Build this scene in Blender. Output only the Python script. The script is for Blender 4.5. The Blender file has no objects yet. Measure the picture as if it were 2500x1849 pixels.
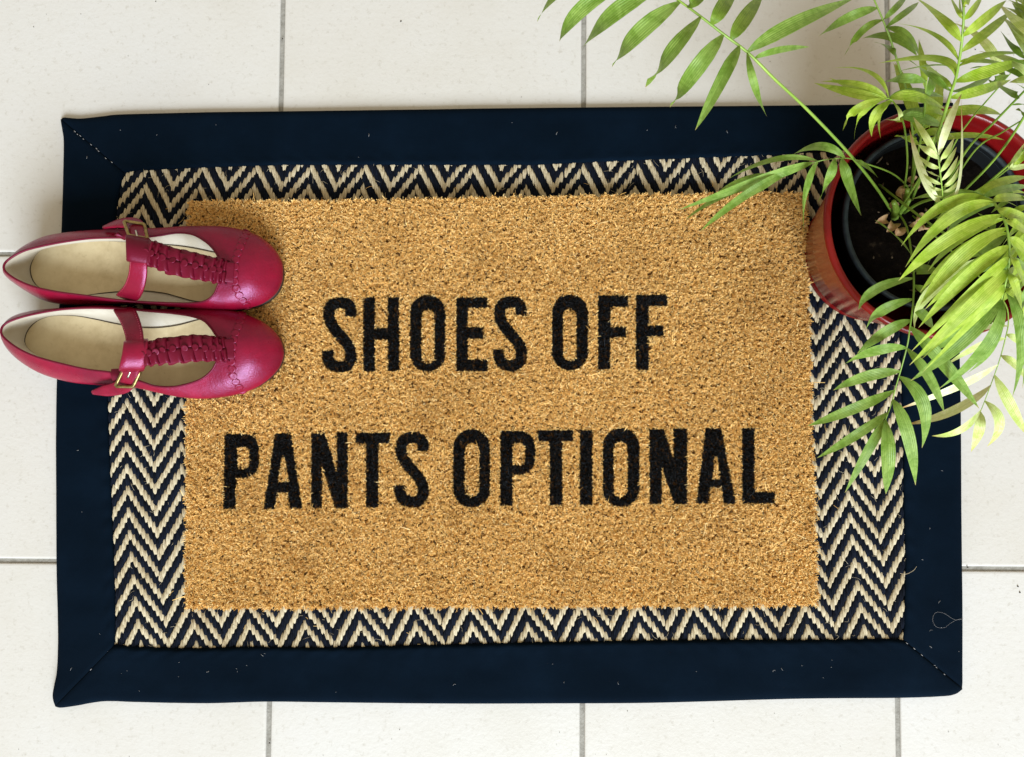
import bpy, math, random
import numpy as np
from mathutils import Vector, Euler

random.seed(7)
rng = np.random.default_rng(11)
sc = bpy.context.scene
col = sc.collection

# ------------------------------------------------------------------ camera
CAM = np.array([-0.0686, -0.0037, 0.8399])
CEUL = [math.radians(a) for a in (2.515, 0.563, 0.357)]
FPX = 1889.0                                   # focal length for a 2500 px wide frame
cam_d = bpy.data.cameras.new('camera')
cam = bpy.data.objects.new('camera', cam_d)
col.objects.link(cam)
cam.location = CAM
cam.rotation_euler = CEUL
cam_d.sensor_width = 36.0
cam_d.lens = 36.0 * FPX / 2500.0
cam_d.clip_start = 0.01
cam_d.clip_end = 50.0
sc.camera = cam

# ------------------------------------------------------------------ light
world = bpy.data.worlds.new('World')
sc.world = world
world.use_nodes = True
bg = world.node_tree.nodes['Background']
bg.inputs['Color'].default_value = (1.0, 0.85, 0.60, 1)      # soft warm room light
bg.inputs['Strength'].default_value = 0.44


def area(name, loc, target, sx, sy, power, colr):
    d = bpy.data.lights.new(name, 'AREA')
    d.shape = 'RECTANGLE'
    d.size = sx
    d.size_y = sy
    d.energy = power
    d.color = colr
    o = bpy.data.objects.new(name, d)
    col.objects.link(o)
    o.location = loc
    v = Vector(target) - Vector(loc)
    o.rotation_euler = v.to_track_quat('-Z', 'Y').to_euler()
    return o


# open doorway on the near side of the mat: cool daylight
area('doorway_daylight', (1.0, -7.0, 4.5), (-0.05, 0.05, 0.0), 4.6, 4.6, 1130.0, (0.83, 0.925, 1.0))

sc.view_settings.view_transform = 'Standard'
sc.view_settings.look = 'None'
sc.view_settings.exposure = 0.50
sc.view_settings.gamma = 1.0
sc.render.engine = 'CYCLES'
sc.cycles.max_bounces = 8

# ------------------------------------------------------------------ helpers
RM = np.array(Euler(CEUL, 'XYZ').to_matrix())


def W(x, y, z=0.0):
    """point of the photograph (2500 x 1849) at height z above the floor"""
    d = RM @ np.array([(x - 1250.0) / FPX, -(y - 924.5) / FPX, -1.0])
    return CAM + (z - CAM[2]) / d[2] * d


def project(P):
    """world points (N,3) -> photograph pixels"""
    q = (np.asarray(P) - CAM) @ RM
    return np.stack([1250 + FPX * q[:, 0] / -q[:, 2], 924.5 - FPX * q[:, 1] / -q[:, 2]], 1)


def thing(name, loc, label, cat, group=None):
    o = bpy.data.objects.new(name, None)
    o.empty_display_size = 0.02
    o.location = loc
    o['label'] = label
    o['category'] = cat
    if group:
        o['group'] = group
    col.objects.link(o)
    return o


def origin(o):
    while o.parent:
        o = o.parent
    return np.array(o.location)


def mk(name, v, f, mat, parent=None, smooth=True, label=None, kind=None, attr=None):
    v = np.asarray(v, float)
    if parent is not None:
        v = v - origin(parent)
    me = bpy.data.meshes.new(name)
    me.from_pydata([tuple(p) for p in v], [], [tuple(int(i) for i in q) for q in f])
    if smooth:
        me.polygons.foreach_set('use_smooth', [True] * len(me.polygons))
    if attr is not None:
        a = me.attributes.new('luv', 'FLOAT_COLOR', 'POINT')
        arr = np.zeros((len(v), 4), np.float32)
        arr[:, :attr.shape[1]] = attr
        a.data.foreach_set('color', arr.ravel())
    me.update()
    me.materials.append(mat)
    o = bpy.data.objects.new(name, me)
    col.objects.link(o)
    if parent is not None:
        o.parent = parent
    if label:
        o['label'] = label
    if kind:
        o['kind'] = kind
    return o


def mkbig(name, v, loops, nper, mat, parent=None, kind=None, label=None, smooth=False):
    """fast mesh: v (N,3), loops flat indices, nper verts per face"""
    v = np.asarray(v, np.float32)
    if parent is not None:
        v = v - origin(parent).astype(np.float32)
    loops = np.asarray(loops, np.int32).ravel()
    nf = len(loops) // nper
    me = bpy.data.meshes.new(name)
    me.vertices.add(len(v))
    me.vertices.foreach_set('co', v.ravel())
    me.loops.add(len(loops))
    me.loops.foreach_set('vertex_index', loops)
    me.polygons.add(nf)
    me.polygons.foreach_set('loop_start', np.arange(0, nf * nper, nper, dtype=np.int32))
    if smooth:
        me.polygons.foreach_set('use_smooth', np.ones(nf, bool))
    me.update(calc_edges=True)
    me.validate()
    me.materials.append(mat)
    o = bpy.data.objects.new(name, me)
    col.objects.link(o)
    if parent is not None:
        o.parent = parent
    if kind:
        o['kind'] = kind
    if label:
        o['label'] = label
    return o


def catmull(P, n, closed=False):
    """resample control points with a Catmull-Rom curve, n samples"""
    P = np.asarray(P, float)
    m = len(P)
    if closed:
        t = np.arange(n) / n * m
    else:
        t = np.linspace(0, m - 1, n)
    i = np.minimum(np.floor(t).astype(int), m - 1 if closed else m - 2)
    u = (t - i)[:, None]
    if closed:
        g = lambda k: P[(i + k) % m]
    else:
        ext = np.vstack([2 * P[0] - P[1], P, 2 * P[-1] - P[-2]])
        g = lambda k: ext[np.clip(i + k + 1, 0, m + 1)]
    a, b, c, d = g(-1), g(0), g(1), g(2)
    return 0.5 * (2 * b + (c - a) * u + (2 * a - 5 * b + 4 * c - d) * u ** 2 + (3 * b - a - 3 * c + d) * u ** 3)


def polyline(P, n):
    P = np.asarray(P, float)
    s = np.r_[0, np.cumsum(np.linalg.norm(np.diff(P, axis=0), axis=1))]
    t = np.linspace(0, s[-1], n)
    return np.stack([np.interp(t, s, P[:, k]) for k in range(P.shape[1])], 1)


def norm(v):
    return v / (np.linalg.norm(v, axis=-1, keepdims=True) + 1e-12)


def grid_faces(nu, nv, cu=False, cv=False):
    F = []
    for i in range(nu if cu else nu - 1):
        for j in range(nv if cv else nv - 1):
            a = i * nv + j
            b = i * nv + (j + 1) % nv
            c = ((i + 1) % nu) * nv + (j + 1) % nv
            d = ((i + 1) % nu) * nv + j
            F.append((a, d, c, b))
    return F


def tube(path, r, n=8, closed=False):
    P = np.asarray(path, float)
    m = len(P)
    r = np.broadcast_to(np.asarray(r, float), (m,))
    T = norm(np.gradient(P, axis=0)) if not closed else norm(np.roll(P, -1, 0) - np.roll(P, 1, 0))
    up = np.array([0.13, 0.09, 1.0])
    S = np.cross(T, up)
    bad = np.linalg.norm(S, axis=1) < 1e-3
    S[bad] = np.cross(T[bad], [1.0, 0, 0])
    S = norm(S)
    U = np.cross(S, T)
    V = []
    for i in range(m):
        for k in range(n):
            a = 2 * math.pi * k / n
            V.append(P[i] + r[i] * (math.cos(a) * S[i] + math.sin(a) * U[i]))
    F = grid_faces(m, n, closed, True)
    if not closed:
        F.append(tuple(range(n)))
        F.append(tuple(range((m - 1) * n, m * n))[::-1])
    return np.array(V), F


def ribbon(path, side, half, thick):
    """strap with rounded rectangular section: path (m,3), side vectors (m,3), half widths"""
    P = np.asarray(path, float)
    m = len(P)
    S = norm(np.asarray(side, float))
    T = norm(np.gradient(P, axis=0))
    S = norm(S - (S * T).sum(1, keepdims=True) * T)
    U = np.cross(S, T)
    U = np.where(U[:, 2:3] < 0, -U, U)
    half = np.broadcast_to(np.asarray(half, float), (m,))[:, None]
    sec = [(-1, -.5), (-1, .1), (-.92, .42), (-.5, .52), (.5, .52), (.92, .42), (1, .1), (1, -.5)]
    V = np.stack([P + S * half * a + U * thick * b for a, b in sec], 1).reshape(-1, 3)
    n = len(sec)
    F = grid_faces(m, n, False, True)
    F.append(tuple(range(n)))
    F.append(tuple(range((m - 1) * n, m * n))[::-1])
    return V, F


def lathe(profile, c, n=72):
    V, F = [], []
    for r, z in profile:
        for k in range(n):
            a = 2 * math.pi * k / n
            V.append((c[0] + r * math.cos(a), c[1] + r * math.sin(a), c[2] + z))
    return np.array(V), grid_faces(len(profile), n, False, True)


# ------------------------------------------------------------------ materials
class Mat:
    def __init__(s, name, colr=(.5, .5, .5), rough=.5, **kw):
        s.m = bpy.data.materials.new(name)
        s.m.use_nodes = True
        s.nt = s.m.node_tree
        s.b = s.nt.nodes['Principled BSDF']
        s.b.inputs['Base Color'].default_value = (*colr, 1)
        s.b.inputs['Roughness'].default_value = rough
        for k, v in kw.items():
            s.b.inputs[k].default_value = v
        s._tc = None

    def n(s, t, **kw):
        nd = s.nt.nodes.new(t)
        for k, v in kw.items():
            setattr(nd, k, v)
        return nd

    def l(s, a, b):
        s.nt.links.new(a, b)

    def coord(s):
        if s._tc is None:
            s._tc = s.n('ShaderNodeTexCoord')
        return s._tc.outputs['Object']

    def noise(s, scale, detail=4, rough=.55, stretch=None, dist=0, src=None):
        nd = s.n('ShaderNodeTexNoise')
        nd.inputs['Scale'].default_value = scale
        nd.inputs['Detail'].default_value = detail
        nd.inputs['Roughness'].default_value = rough
        nd.inputs['Distortion'].default_value = dist
        c = src or s.coord()
        if stretch:
            mp = s.n('ShaderNodeMapping')
            mp.inputs['Scale'].default_value = stretch
            s.l(c, mp.inputs['Vector'])
            c = mp.outputs['Vector']
        s.l(c, nd.inputs['Vector'])
        return nd.outputs['Fac']

    def ramp(s, fac, stops):
        r = s.n('ShaderNodeValToRGB')
        el = r.color_ramp.elements
        while len(el) < len(stops):
            el.new(0.5)
        for e, (p, c) in zip(el, stops):
            e.position = p
            e.color = (*c, 1) if len(c) == 3 else c
        s.l(fac, r.inputs['Fac'])
        return r.outputs['Color']

    def mix(s, fac, a, b, mode='MIX'):
        m = s.n('ShaderNodeMix')
        m.data_type = 'RGBA'
        m.blend_type = mode
        for val, key in ((fac, 0), (a, 6), (b, 7)):
            if isinstance(val, (int, float)):
                m.inputs[key].default_value = val
            elif isinstance(val, tuple):
                m.inputs[key].default_value = (*val, 1)
            else:
                s.l(val, m.inputs[key])
        return m.outputs[2]

    def base(s, sock):
        s.l(sock, s.b.inputs['Base Color'])
        return s

    def rough(s, sock):
        s.l(sock, s.b.inputs['Roughness'])
        return s

    def bump(s, sock, dist, strength=1.0):
        b = s.n('ShaderNodeBump')
        b.inputs['Distance'].default_value = dist
        b.inputs['Strength'].default_value = strength
        s.l(sock, b.inputs['Height'])
        s.l(b.outputs['Normal'], s.b.inputs['Normal'])
        return s


def world_coord(M):
    g = M.n('ShaderNodeNewGeometry')
    return g.outputs['Position']


# glazed floor tile: off-white with faint grey-beige mottling and fine specks
tile_m = Mat('tile_ceramic', (.74, .72, .68), .42)
wc = world_coord(tile_m)
c = tile_m.ramp(tile_m.noise(4.5, 5, .6, src=wc), [(.3, (.548, .533, .506)), (.5, (.582, .573, .562)), (.72, (.592, .590, .594))])
c = tile_m.mix(tile_m.ramp(tile_m.noise(140, 6, .7, src=wc), [(.32, (.6, .6, .6)), (.44, (0, 0, 0))]), c, (.44, .42, .385))
c = tile_m.mix(tile_m.ramp(tile_m.noise(46, 5, .65, dist=1.5, src=wc), [(.66, (0, 0, 0)), (.80, (.35, .35, .35))]), c, (.45, .42, .37))
vor = tile_m.n('ShaderNodeTexVoronoi')
vor.inputs['Scale'].default_value = 60
tile_m.l(wc, vor.inputs['Vector'])
c = tile_m.mix(tile_m.ramp(vor.outputs['Distance'], [(.02, (.5, .5, .5)), (.04, (0, 0, 0))]), c, (.34, .30, .26))
oi = tile_m.n('ShaderNodeObjectInfo')
c = tile_m.mix(1.0, c, tile_m.ramp(oi.outputs['Random'], [(0, (.955, .945, .925)), (.5, (.985, .985, .98)), (1, (1, 1, 1))]), 'MULTIPLY')
c = tile_m.mix(tile_m.ramp(tile_m.noise(26, 3, .5, stretch=(1, 5, 1), dist=2.2, src=wc), [(.485, (0, 0, 0)), (.5, (.22, .22, .22)), (.515, (0, 0, 0))]), c, (.44, .41, .36))
tile_m.base(c).bump(tile_m.noise(220, 4, .6, src=wc), .0006, .35)
tile_m = tile_m.m

grout_m = Mat('grout_cement', (.34, .33, .30), .9)
grout_m.base(grout_m.ramp(grout_m.noise(160, 5, .7), [(.3, (.19, .18, .16)), (.6, (.31, .30, .275))]))
grout_m.bump(grout_m.noise(400, 3), .001, .5)
grout_m = grout_m.m

navy_m = Mat('navy_cotton', (.006, .011, .024), .95, **{'Sheen Weight': .0, 'Sheen Roughness': .5, 'Specular IOR Level': .05})
navy_m.b.inputs['Sheen Tint'].default_value = (.35, .5, .8, 1)
c = navy_m.ramp(navy_m.noise(13, 6, .62), [(.3, (.0008, .0040, .0095)), (.52, (.0011, .0050, .0120)), (.75, (.0017, .0068, .0160))])
navy_m.base(c)
w1 = navy_m.n('ShaderNodeTexWave')
w1.inputs['Scale'].default_value = 330
w1.inputs['Distortion'].default_value = 1.2
navy_m.l(navy_m.coord(), w1.inputs['Vector'])
w2 = navy_m.n('ShaderNodeTexWave', bands_direction='Y')
w2.inputs['Scale'].default_value = 330
w2.inputs['Distortion'].default_value = 1.2
navy_m.l(navy_m.coord(), w2.inputs['Vector'])
hb = navy_m.mix(.5, w1.outputs['Color'], w2.outputs['Color'])
hb = navy_m.mix(.4, hb, navy_m.noise(700, 4))
hb = navy_m.mix(.55, hb, navy_m.noise(38, 4, .55, dist=.8))
navy_m.bump(hb, .0016, .55)
navy_m = navy_m.m

backing_m = Mat('jute_backing', (.02, .02, .025), .95).m


def yarn_mat(name, lo, hi):
    M = Mat(name, hi, .9, **{'Specular IOR Level': .15})
    g = M.n('ShaderNodeNewGeometry')
    c = M.ramp(g.outputs['Random Per Island'], [(0, lo), (1, hi)])
    c = M.mix(.35, c, M.ramp(M.noise(900, 3, stretch=(1, .25, 1)), [(.3, tuple(x * .45 for x in lo)), (.65, hi)]))
    c = M.mix(1.0, c, M.ramp(M.noise(22, 6, .65), [(.3, (.78, .74, .68)), (.6, (1, 1, 1))]), 'MULTIPLY')
    M.base(c).bump(M.noise(1500, 3, stretch=(1, .3, 1)), .0006, .6)
    return M.m


cream_y = yarn_mat('cream_jute_yarn', (.48, .40, .255), (.66, .585, .43))
navy_y = yarn_mat('navy_jute_yarn', (.0015, .003, .008), (.004, .008, .020))


def fibre_mat(name, cols, rough=.75):
    M = Mat(name, cols[1], rough, **{'Specular IOR Level': .2})
    g = M.n('ShaderNodeNewGeometry')
    c = M.ramp(g.outputs['Random Per Island'], [(0, cols[0]), (.45, cols[1]), (.85, cols[2]), (1, cols[3])])
    big = M.ramp(M.noise(18, 6, .65), [(.28, (.80, .75, .70)), (.5, (.95, .94, .92)), (.7, (1, 1, 1))])
    M.base(M.mix(1.0, c, big, 'MULTIPLY'))
    return M.m


coir_m = fibre_mat('coir_fibre', [(.66, .36, .09), (.92, .59, .205), (.95, .66, .27), (.95, .75, .40)])
ink_m = fibre_mat('black_dyed_fibre', [(.0015, .0015, .002), (.002, .002, .003), (.004, .005, .007), (.022, .027, .034)], .8)
coir_base_m = Mat('coir_base', (.14, .065, .018), .95).m

leather = Mat('crimson_leather', (.36, .008, .055), .36, **{'Coat Weight': .08, 'Coat Roughness': .22, 'Specular IOR Level': .52, 'Specular Tint': (.85, .50, 1.0, 1)})
c = leather.ramp(leather.noise(26, 4), [(.3, (.130, .0018, .014)), (.7, (.265, .0040, .026))])
hb = leather.mix(.45, leather.noise(520, 5, .65), leather.noise(75, 5, .6, stretch=(1, .35, 1), dist=1.2))
leather.base(leather.mix(leather.ramp(leather.noise(110, 6, .7), [(.58, (0, 0, 0)), (.75, (.5, .5, .5))]), c, (.11, .002, .011))).bump(hb, .0016, .36)
leather.rough(leather.ramp(leather.noise(60, 4), [(.3, (.24, .24, .24)), (.7, (.42, .42, .42))]))
leather = leather.m
leather_d = Mat('burgundy_leather', (.115, .0024, .014), .45, **{'Specular IOR Level': .4, 'Specular Tint': (.9, .5, .8, 1)})
leather_d.bump(leather_d.noise(600, 5, .6), .0006, .35)
leather_d = leather_d.m
lining_m = Mat('cream_leather_lining', (.66, .61, .54), .55)
lining_m.base(lining_m.ramp(lining_m.noise(30, 5), [(.25, (.40, .35, .265)), (.6, (.52, .48, .41))]))
lining_m.bump(lining_m.noise(300, 4), .0004, .3)
lining_m = lining_m.m
insole_m = Mat('tan_insole_leather', (.42, .33, .19), .5)
c = insole_m.ramp(insole_m.noise(24, 6, .68), [(.28, (.42, .33, .185)), (.5, (.56, .46, .28)), (.7, (.63, .535, .34))])
c = insole_m.mix(insole_m.ramp(insole_m.noise(90, 6, .75, dist=1), [(.60, (0, 0, 0)), (.78, (.7, .7, .7))]), c, (.27, .20, .105))
insole_m.base(c).bump(insole_m.noise(250, 4), .0004, .25)
insole_m = insole_m.m
seam_m = Mat('dark_seam', (.05, .035, .02), .8).m
sole_m = Mat('dark_rubber_sole', (.018, .012, .011), .6).m
brass_m = Mat('antique_brass', (.34, .26, .11), .38, Metallic=1.0)
brass_m.base(brass_m.ramp(brass_m.noise(300, 4), [(.3, (.20, .15, .06)), (.7, (.42, .33, .15))]))
brass_m = brass_m.m
steel_m = Mat('steel_prong', (.6, .58, .54), .3, Metallic=1.0).m
thread_m = Mat('pink_thread', (.62, .12, .20), .7).m

glaze_m = Mat('red_glaze', (.21, .006, .008), .24, **{'Coat Weight': .05, 'Coat Roughness': .08, 'Specular IOR Level': .30})
glaze_m.base(glaze_m.ramp(glaze_m.noise(22, 4), [(.3, (.115, .003, .004)), (.7, (.225, .007, .007))]))
glaze_m.bump(glaze_m.noise(12, 3), .001, .15)
glaze_m = glaze_m.m
plastic_m = Mat('dark_nursery_plastic', (.012, .018, .022), .5, **{'Specular IOR Level': .25})
plastic_m.base(plastic_m.ramp(plastic_m.noise(70, 5, .7), [(.35, (.008, .012, .015)), (.7, (.030, .042, .050))]))
plastic_m = plastic_m.m
plastic_d = Mat('black_nursery_plastic', (.004, .005, .006), .7, **{'Specular IOR Level': .12}).m
soil_m = Mat('potting_soil', (.010, .008, .006), 1.0, **{'Specular IOR Level': .03})
soil_m.base(soil_m.ramp(soil_m.noise(120, 6, .7), [(.35, (.003, .0022, .0018)), (.62, (.007, .005, .004)), (.80, (.05, .035, .022))]))
soil_m.bump(soil_m.noise(150, 6, .7), .004, .9)
soil_m = soil_m.m
husk_m = Mat('dry_husk', (.45, .26, .13), .7)
husk_m.base(husk_m.ramp(husk_m.noise(140, 4, stretch=(1, 1, .3)), [(.3, (.28, .13, .05)), (.7, (.58, .40, .22))]))
husk_m = husk_m.m
crumb_m = Mat('bark_crumbs', (.07, .045, .026), .9)
crumb_m.base(crumb_m.ramp(crumb_m.noise(180, 3), [(.35, (.02, .013, .008)), (.7, (.16, .11, .065))]))
crumb_m = crumb_m.m
lint_m = Mat('pale_lint', (.34, .34, .35), .9).m
grit_m = Mat('dark_grit', (.03, .022, .016), .9).m


def leaf_mat(name, a, b, vein, tip=None, trans=.27):
    M = Mat(name, a, .42, **{'Specular IOR Level': .35})
    at = M.n('ShaderNodeAttribute', attribute_name='luv')
    sp = M.n('ShaderNodeSeparateColor')
    M.l(at.outputs['Color'], sp.inputs['Color'])
    # blotchy chlorosis
    c = M.ramp(M.noise(95, 6, .7, dist=.6), [(.38, a), (.60, b)])
    # lengthwise veins across the blade
    wv = M.n('ShaderNodeMath', operation='SINE')
    ml = M.n('ShaderNodeMath', operation='MULTIPLY')
    ml.inputs[1].default_value = 46.0
    M.l(sp.outputs['Green'], ml.inputs[0])
    M.l(ml.outputs[0], wv.inputs[0])
    vr = M.ramp(wv.outputs[0], [(.55, (0, 0, 0)), (1.0, (.55, .55, .55))])
    c = M.mix(vr, c, vein)
    mid = M.ramp(sp.outputs['Green'], [(.46, (0, 0, 0)), (.5, (.7, .7, .7)), (.54, (0, 0, 0))])
    c = M.mix(mid, c, tuple(x * .75 for x in a))
    c = M.mix(M.ramp(M.noise(260, 5, .7), [(.56, (0, 0, 0)), (.70, (.55, .55, .55))]), c, tuple(x * (.85 if trans < .2 else .62) for x in a))
    if not tip:
        tr = M.ramp(sp.outputs['Red'], [(.955, (0, 0, 0)), (.99, (.8, .8, .8))])
        c = M.mix(tr, c, (.42, .34, .12))
    if tip:
        tr = M.ramp(sp.outputs['Red'], [(.80, (0, 0, 0)), (.97, (1, 1, 1))])
        c = M.mix(tr, c, tip)
    M.base(c)
    M.bump(wv.outputs[0], .0004, .35)
    tl = M.n('ShaderNodeBsdfTranslucent')
    M.l(M.mix(.35, c, (.55, .75, .12)), tl.inputs['Color'])
    mx = M.n('ShaderNodeMixShader')
    mx.inputs[0].default_value = trans
    out = [n for n in M.nt.nodes if n.type == 'OUTPUT_MATERIAL'][0]
    M.l(M.b.outputs[0], mx.inputs[1])
    M.l(tl.outputs[0], mx.inputs[2])
    M.l(mx.outputs[0], out.inputs['Surface'])
    return M.m


leaf_mid = leaf_mat('palm_leaf_green', (.13, .25, .025), (.27, .42, .09), (.10, .21, .018))
leaf_dark = leaf_mat('palm_leaf_deep_green', (.11, .20, .015), (.20, .31, .04), (.08, .16, .012))
leaf_lime = leaf_mat('palm_leaf_lime', (.26, .40, .016), (.45, .57, .085), (.21, .35, .012))
leaf_pale = leaf_mat('palm_leaf_pale', (.45, .57, .13), (.66, .74, .33), (.40, .53, .11), (.50, .46, .12), .16)
leaf_dry = leaf_mat('palm_leaf_bleached', (.64, .70, .33), (.80, .83, .54), (.56, .64, .26), (.45, .22, .08), .10)
stem_m = Mat('palm_stem', (.14, .27, .05), .45)
stem_m.base(stem_m.ramp(stem_m.noise(60, 4, stretch=(.2, .2, .2)), [(.3, (.13, .24, .025)), (.7, (.27, .40, .06))]))
stem_m = stem_m.m
tan_tip_m = Mat('dry_leaf_tip', (.30, .26, .14), .8).m

# ------------------------------------------------------------------ floor
PITCH, TILE, ZT = .335, .3301, 0.0
s = 2.4
floor = mk('floor', [(-s, -s, -.0022), (s, -s, -.0022), (s, s, -.0022), (-s, s, -.0022)], [(0, 1, 2, 3)], grout_m, smooth=False, kind='structure')
floor['label'] = 'floor of off-white ceramic tiles with grey grout'


def tile_mesh():
    h = TILE / 2
    prof = [(0, -.010), (0, -.0016), (.0004, -.0007), (.0012, -.0002), (.0030, 0.0)]
    V, F = [], []
    for d, z in prof:
        r = h - d
        V += [(-r, -r, z), (r, -r, z), (r, r, z), (-r, r, z)]
    for i in range(len(prof) - 1):
        for k in range(4):
            F.append((i * 4 + k, i * 4 + (k + 1) % 4, i * 4 + 4 + (k + 1) % 4, i * 4 + 4 + k))
    b = (len(prof) - 1) * 4
    F.append((b, b + 1, b + 2, b + 3))
    me = bpy.data.meshes.new('tile')
    me.from_pydata(V, [], F)
    me.materials.append(tile_m)
    return me


tm = tile_mesh()
for i in range(-4, 4):
    for j in range(-4, 4):
        t = bpy.data.objects.new('tile', tm)
        col.objects.link(t)
        t.parent = floor
        t.location = ((i + .5) * PITCH, j * PITCH, random.uniform(-.00025, .0001))
        t.rotation_euler = (random.gauss(0, .0006), random.gauss(0, .0006), 0)

# ------------------------------------------------------------------ rug
RUGZ = .0075
rug = thing('rug', W(1240, 990, 0), 'navy bordered rug with cream and navy herringbone weave under the doormat', 'rug')
outer = dict(
    top=[(146, 289), (152, 285), (170, 286.5), (191, 288), (215, 286), (250, 282), (288, 278), (395, 275), (530, 272), (700, 270), (1000, 266), (1279, 262), (1707, 258), (2014, 255), (2200, 252), (2330, 249)],
    right=[(2330, 249), (2336, 400), (2342, 700), (2348, 1007), (2350, 1287), (2352, 1500), (2352, 1640), (2352, 1684)],
    bottom=[(133, 1727), (147, 1729), (185, 1724), (216, 1718), (248, 1713.5), (280, 1713), (333, 1715), (500, 1718), (650, 1714), (820, 1716), (1100, 1719), (1350, 1718.5), (1600, 1717), (1950, 1707), (2192, 1705), (2301, 1701), (2333, 1696), (2352, 1684)],
    left=[(146, 289), (151, 315), (155, 347), (154, 428), (150, 565), (143, 800), (137, 1007), (137, 1250), (138, 1400), (141, 1506), (141, 1591), (138, 1644), (132, 1675), (127.5, 1703), (133, 1727)])
inner = dict(
    top=[(303, 423), (328, 418), (400, 414), (476, 410.5), (700, 403), (1000, 403), (1300, 403), (1622, 389), (1891, 379), (2014, 371), (2187, 362)],
    right=[(2187, 362), (2190, 600), (2201, 966), (2205, 1100), (2206, 1233), (2210, 1350), (2209, 1480), (2207, 1530), (2203, 1563)],
    bottom=[(279, 1575), (301, 1577), (322, 1580), (434, 1584), (500, 1584), (613, 1580), (792, 1583), (1007, 1577), (1287, 1570), (1500, 1566), (1790, 1563), (1950, 1564), (2168, 1561), (2203, 1563)],
    left=[(303, 423), (293, 455), (285, 509), (272, 700), (262, 977), (264, 1050), (274, 1287), (278, 1400), (280, 1485), (280, 1548), (279, 1575)])


def fbm(p, seed):
    r = np.random.default_rng(seed)
    out = np.zeros(len(p))
    for o in range(14):
        k = r.normal(size=2) * (6 + 5 * o)
        out += np.sin(p @ k + r.uniform(0, 7)) / (1 + .45 * o)
    return out / 4


NS, NT = 420, 22
prof_t = np.r_[0, .012, .035, .07, np.linspace(.13, .87, NT - 8), .93, .965, .985, 1.0]
prof_z = np.interp(prof_t, [0, .012, .035, .07, .13, .5, .87, .93, .965, .985, 1], [.0006, .0035, .0062, .0076, .0082, .0078, .0082, .0086, .0084, .0072, .0052])
for side in ('top', 'right', 'bottom', 'left'):
    o_ = np.array([W(x, y, .004) for x, y in outer[side]])
    i_ = np.array([W(x, y, .007) for x, y in inner[side]])
    o_ = polyline(catmull(o_, 160), NS)
    i_ = polyline(i_, NS)
    V = []
    for k in range(len(prof_t)):
        p = o_ + (i_ - o_) * prof_t[k]
        z = np.full(NS, prof_z[k])
        bulge = 4 * prof_t[k] * (1 - prof_t[k])
        z = z + bulge * (.0022 * fbm(p[:, :2] * 1.0, 3) + .0016 * fbm(p[:, :2] * np.array([2.6, 2.6]), 9))
        sw = np.cumsum(np.r_[0, np.linalg.norm(np.diff(o_[:, :2], axis=0), axis=1)])
        z = z + .00055 * np.exp(-((prof_t[k] - .93) / .06) ** 2) * np.sin(sw / .0042 + 3 * fbm(p[:, :2] * 2, 5))
        z = z + min(1, prof_z[k] / .006) * .00035 * np.abs(fbm(p[:, :2] * 3.5, 17))
        # mitred ends: the seam sinks a little, the tip of the corner is plump
        e = np.minimum(np.arange(NS), NS - 1 - np.arange(NS)) / (NS - 1) * np.linalg.norm(o_[-1] - o_[0])
        z = z - .0010 * np.exp(-(e / .0030) ** 2) * min(1, prof_z[k] / .006)
        z = np.maximum(z, .0005)
        p = p.copy()
        p[:, 2] = z
        V.append(p)
    V = np.array(V).reshape(-1, 3)
    st = mk('border_strip', V, grid_faces(len(prof_t), NS), navy_m, rug)
    so = st.modifiers.new('hem', 'SOLIDIFY')
    so.thickness = .0006
    so.offset = -1

# pale mitre stitches at the four corners
for cn, a, b in (('tl', outer['top'][0], inner['top'][0]), ('tr', outer['top'][-1], inner['top'][-1]), ('br', outer['right'][-1], inner['right'][-1]), ('bl', outer['left'][-1], inner['left'][-1])):
    A, B = W(*a, .0082), W(*b, .0082)
    V, F = [], []
    for q in np.linspace(.12, .97, 22):
        if random.random() < .78:
            continue
        c0 = A + (B - A) * q
        d = norm(B - A) * random.uniform(.0006, .0013)
        c0 = c0 + np.array([random.gauss(0, .0004), random.gauss(0, .0004), 0])
        v, f = tube([c0 - d, c0, c0 + d], [.00022, .00033, .00022], 5)
        F += [tuple(i + len(V) for i in ff) for ff in f]
        V += list(v)
    mk('mitre_stitching', V, F, lint_m, rug, kind='stuff')

# herringbone weave: two-ply yarn floats in columns, offset to form zigzags
CP = .0595 / 16                               # column pitch
P2 = .0240                                    # stripe period along the warp
anchor = W(358, 446, .006)
y_bot = W(369, 1509, .006)[1]
P2 = (anchor[1] - y_bot) / 20.0
YC = .02


def shift(y):
    return .30 * (y - YC) ** 2


x_base = anchor[0] - shift(anchor[1])
ip = [W(*p, .007) for p in inner['top'][:-1]] + [W(*p, .007) for p in inner['right'][:-1]] + [W(*p, .007) for p in inner['bottom'][::-1][:-1]] + [W(*p, .007) for p in inner['left'][::-1][:-1]]
ip = np.array(ip)[:, :2]
icen = ip.mean(0)
ipx = icen + (ip - icen) * np.array([1.012, 1.02])


def inside(P, poly):
    P = np.asarray(P)
    x, y = P[:, 0], P[:, 1]
    r = np.zeros(len(P), bool)
    n = len(poly)
    j = n - 1
    for i in range(n):
        xi, yi = poly[i]
        xj, yj = poly[j]
        c_ = ((yi > y) != (yj > y)) & (x < (xj - xi) * (y - yi) / (yj - yi + 1e-15) + xi)
        r ^= c_
        j = i
    return r


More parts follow.
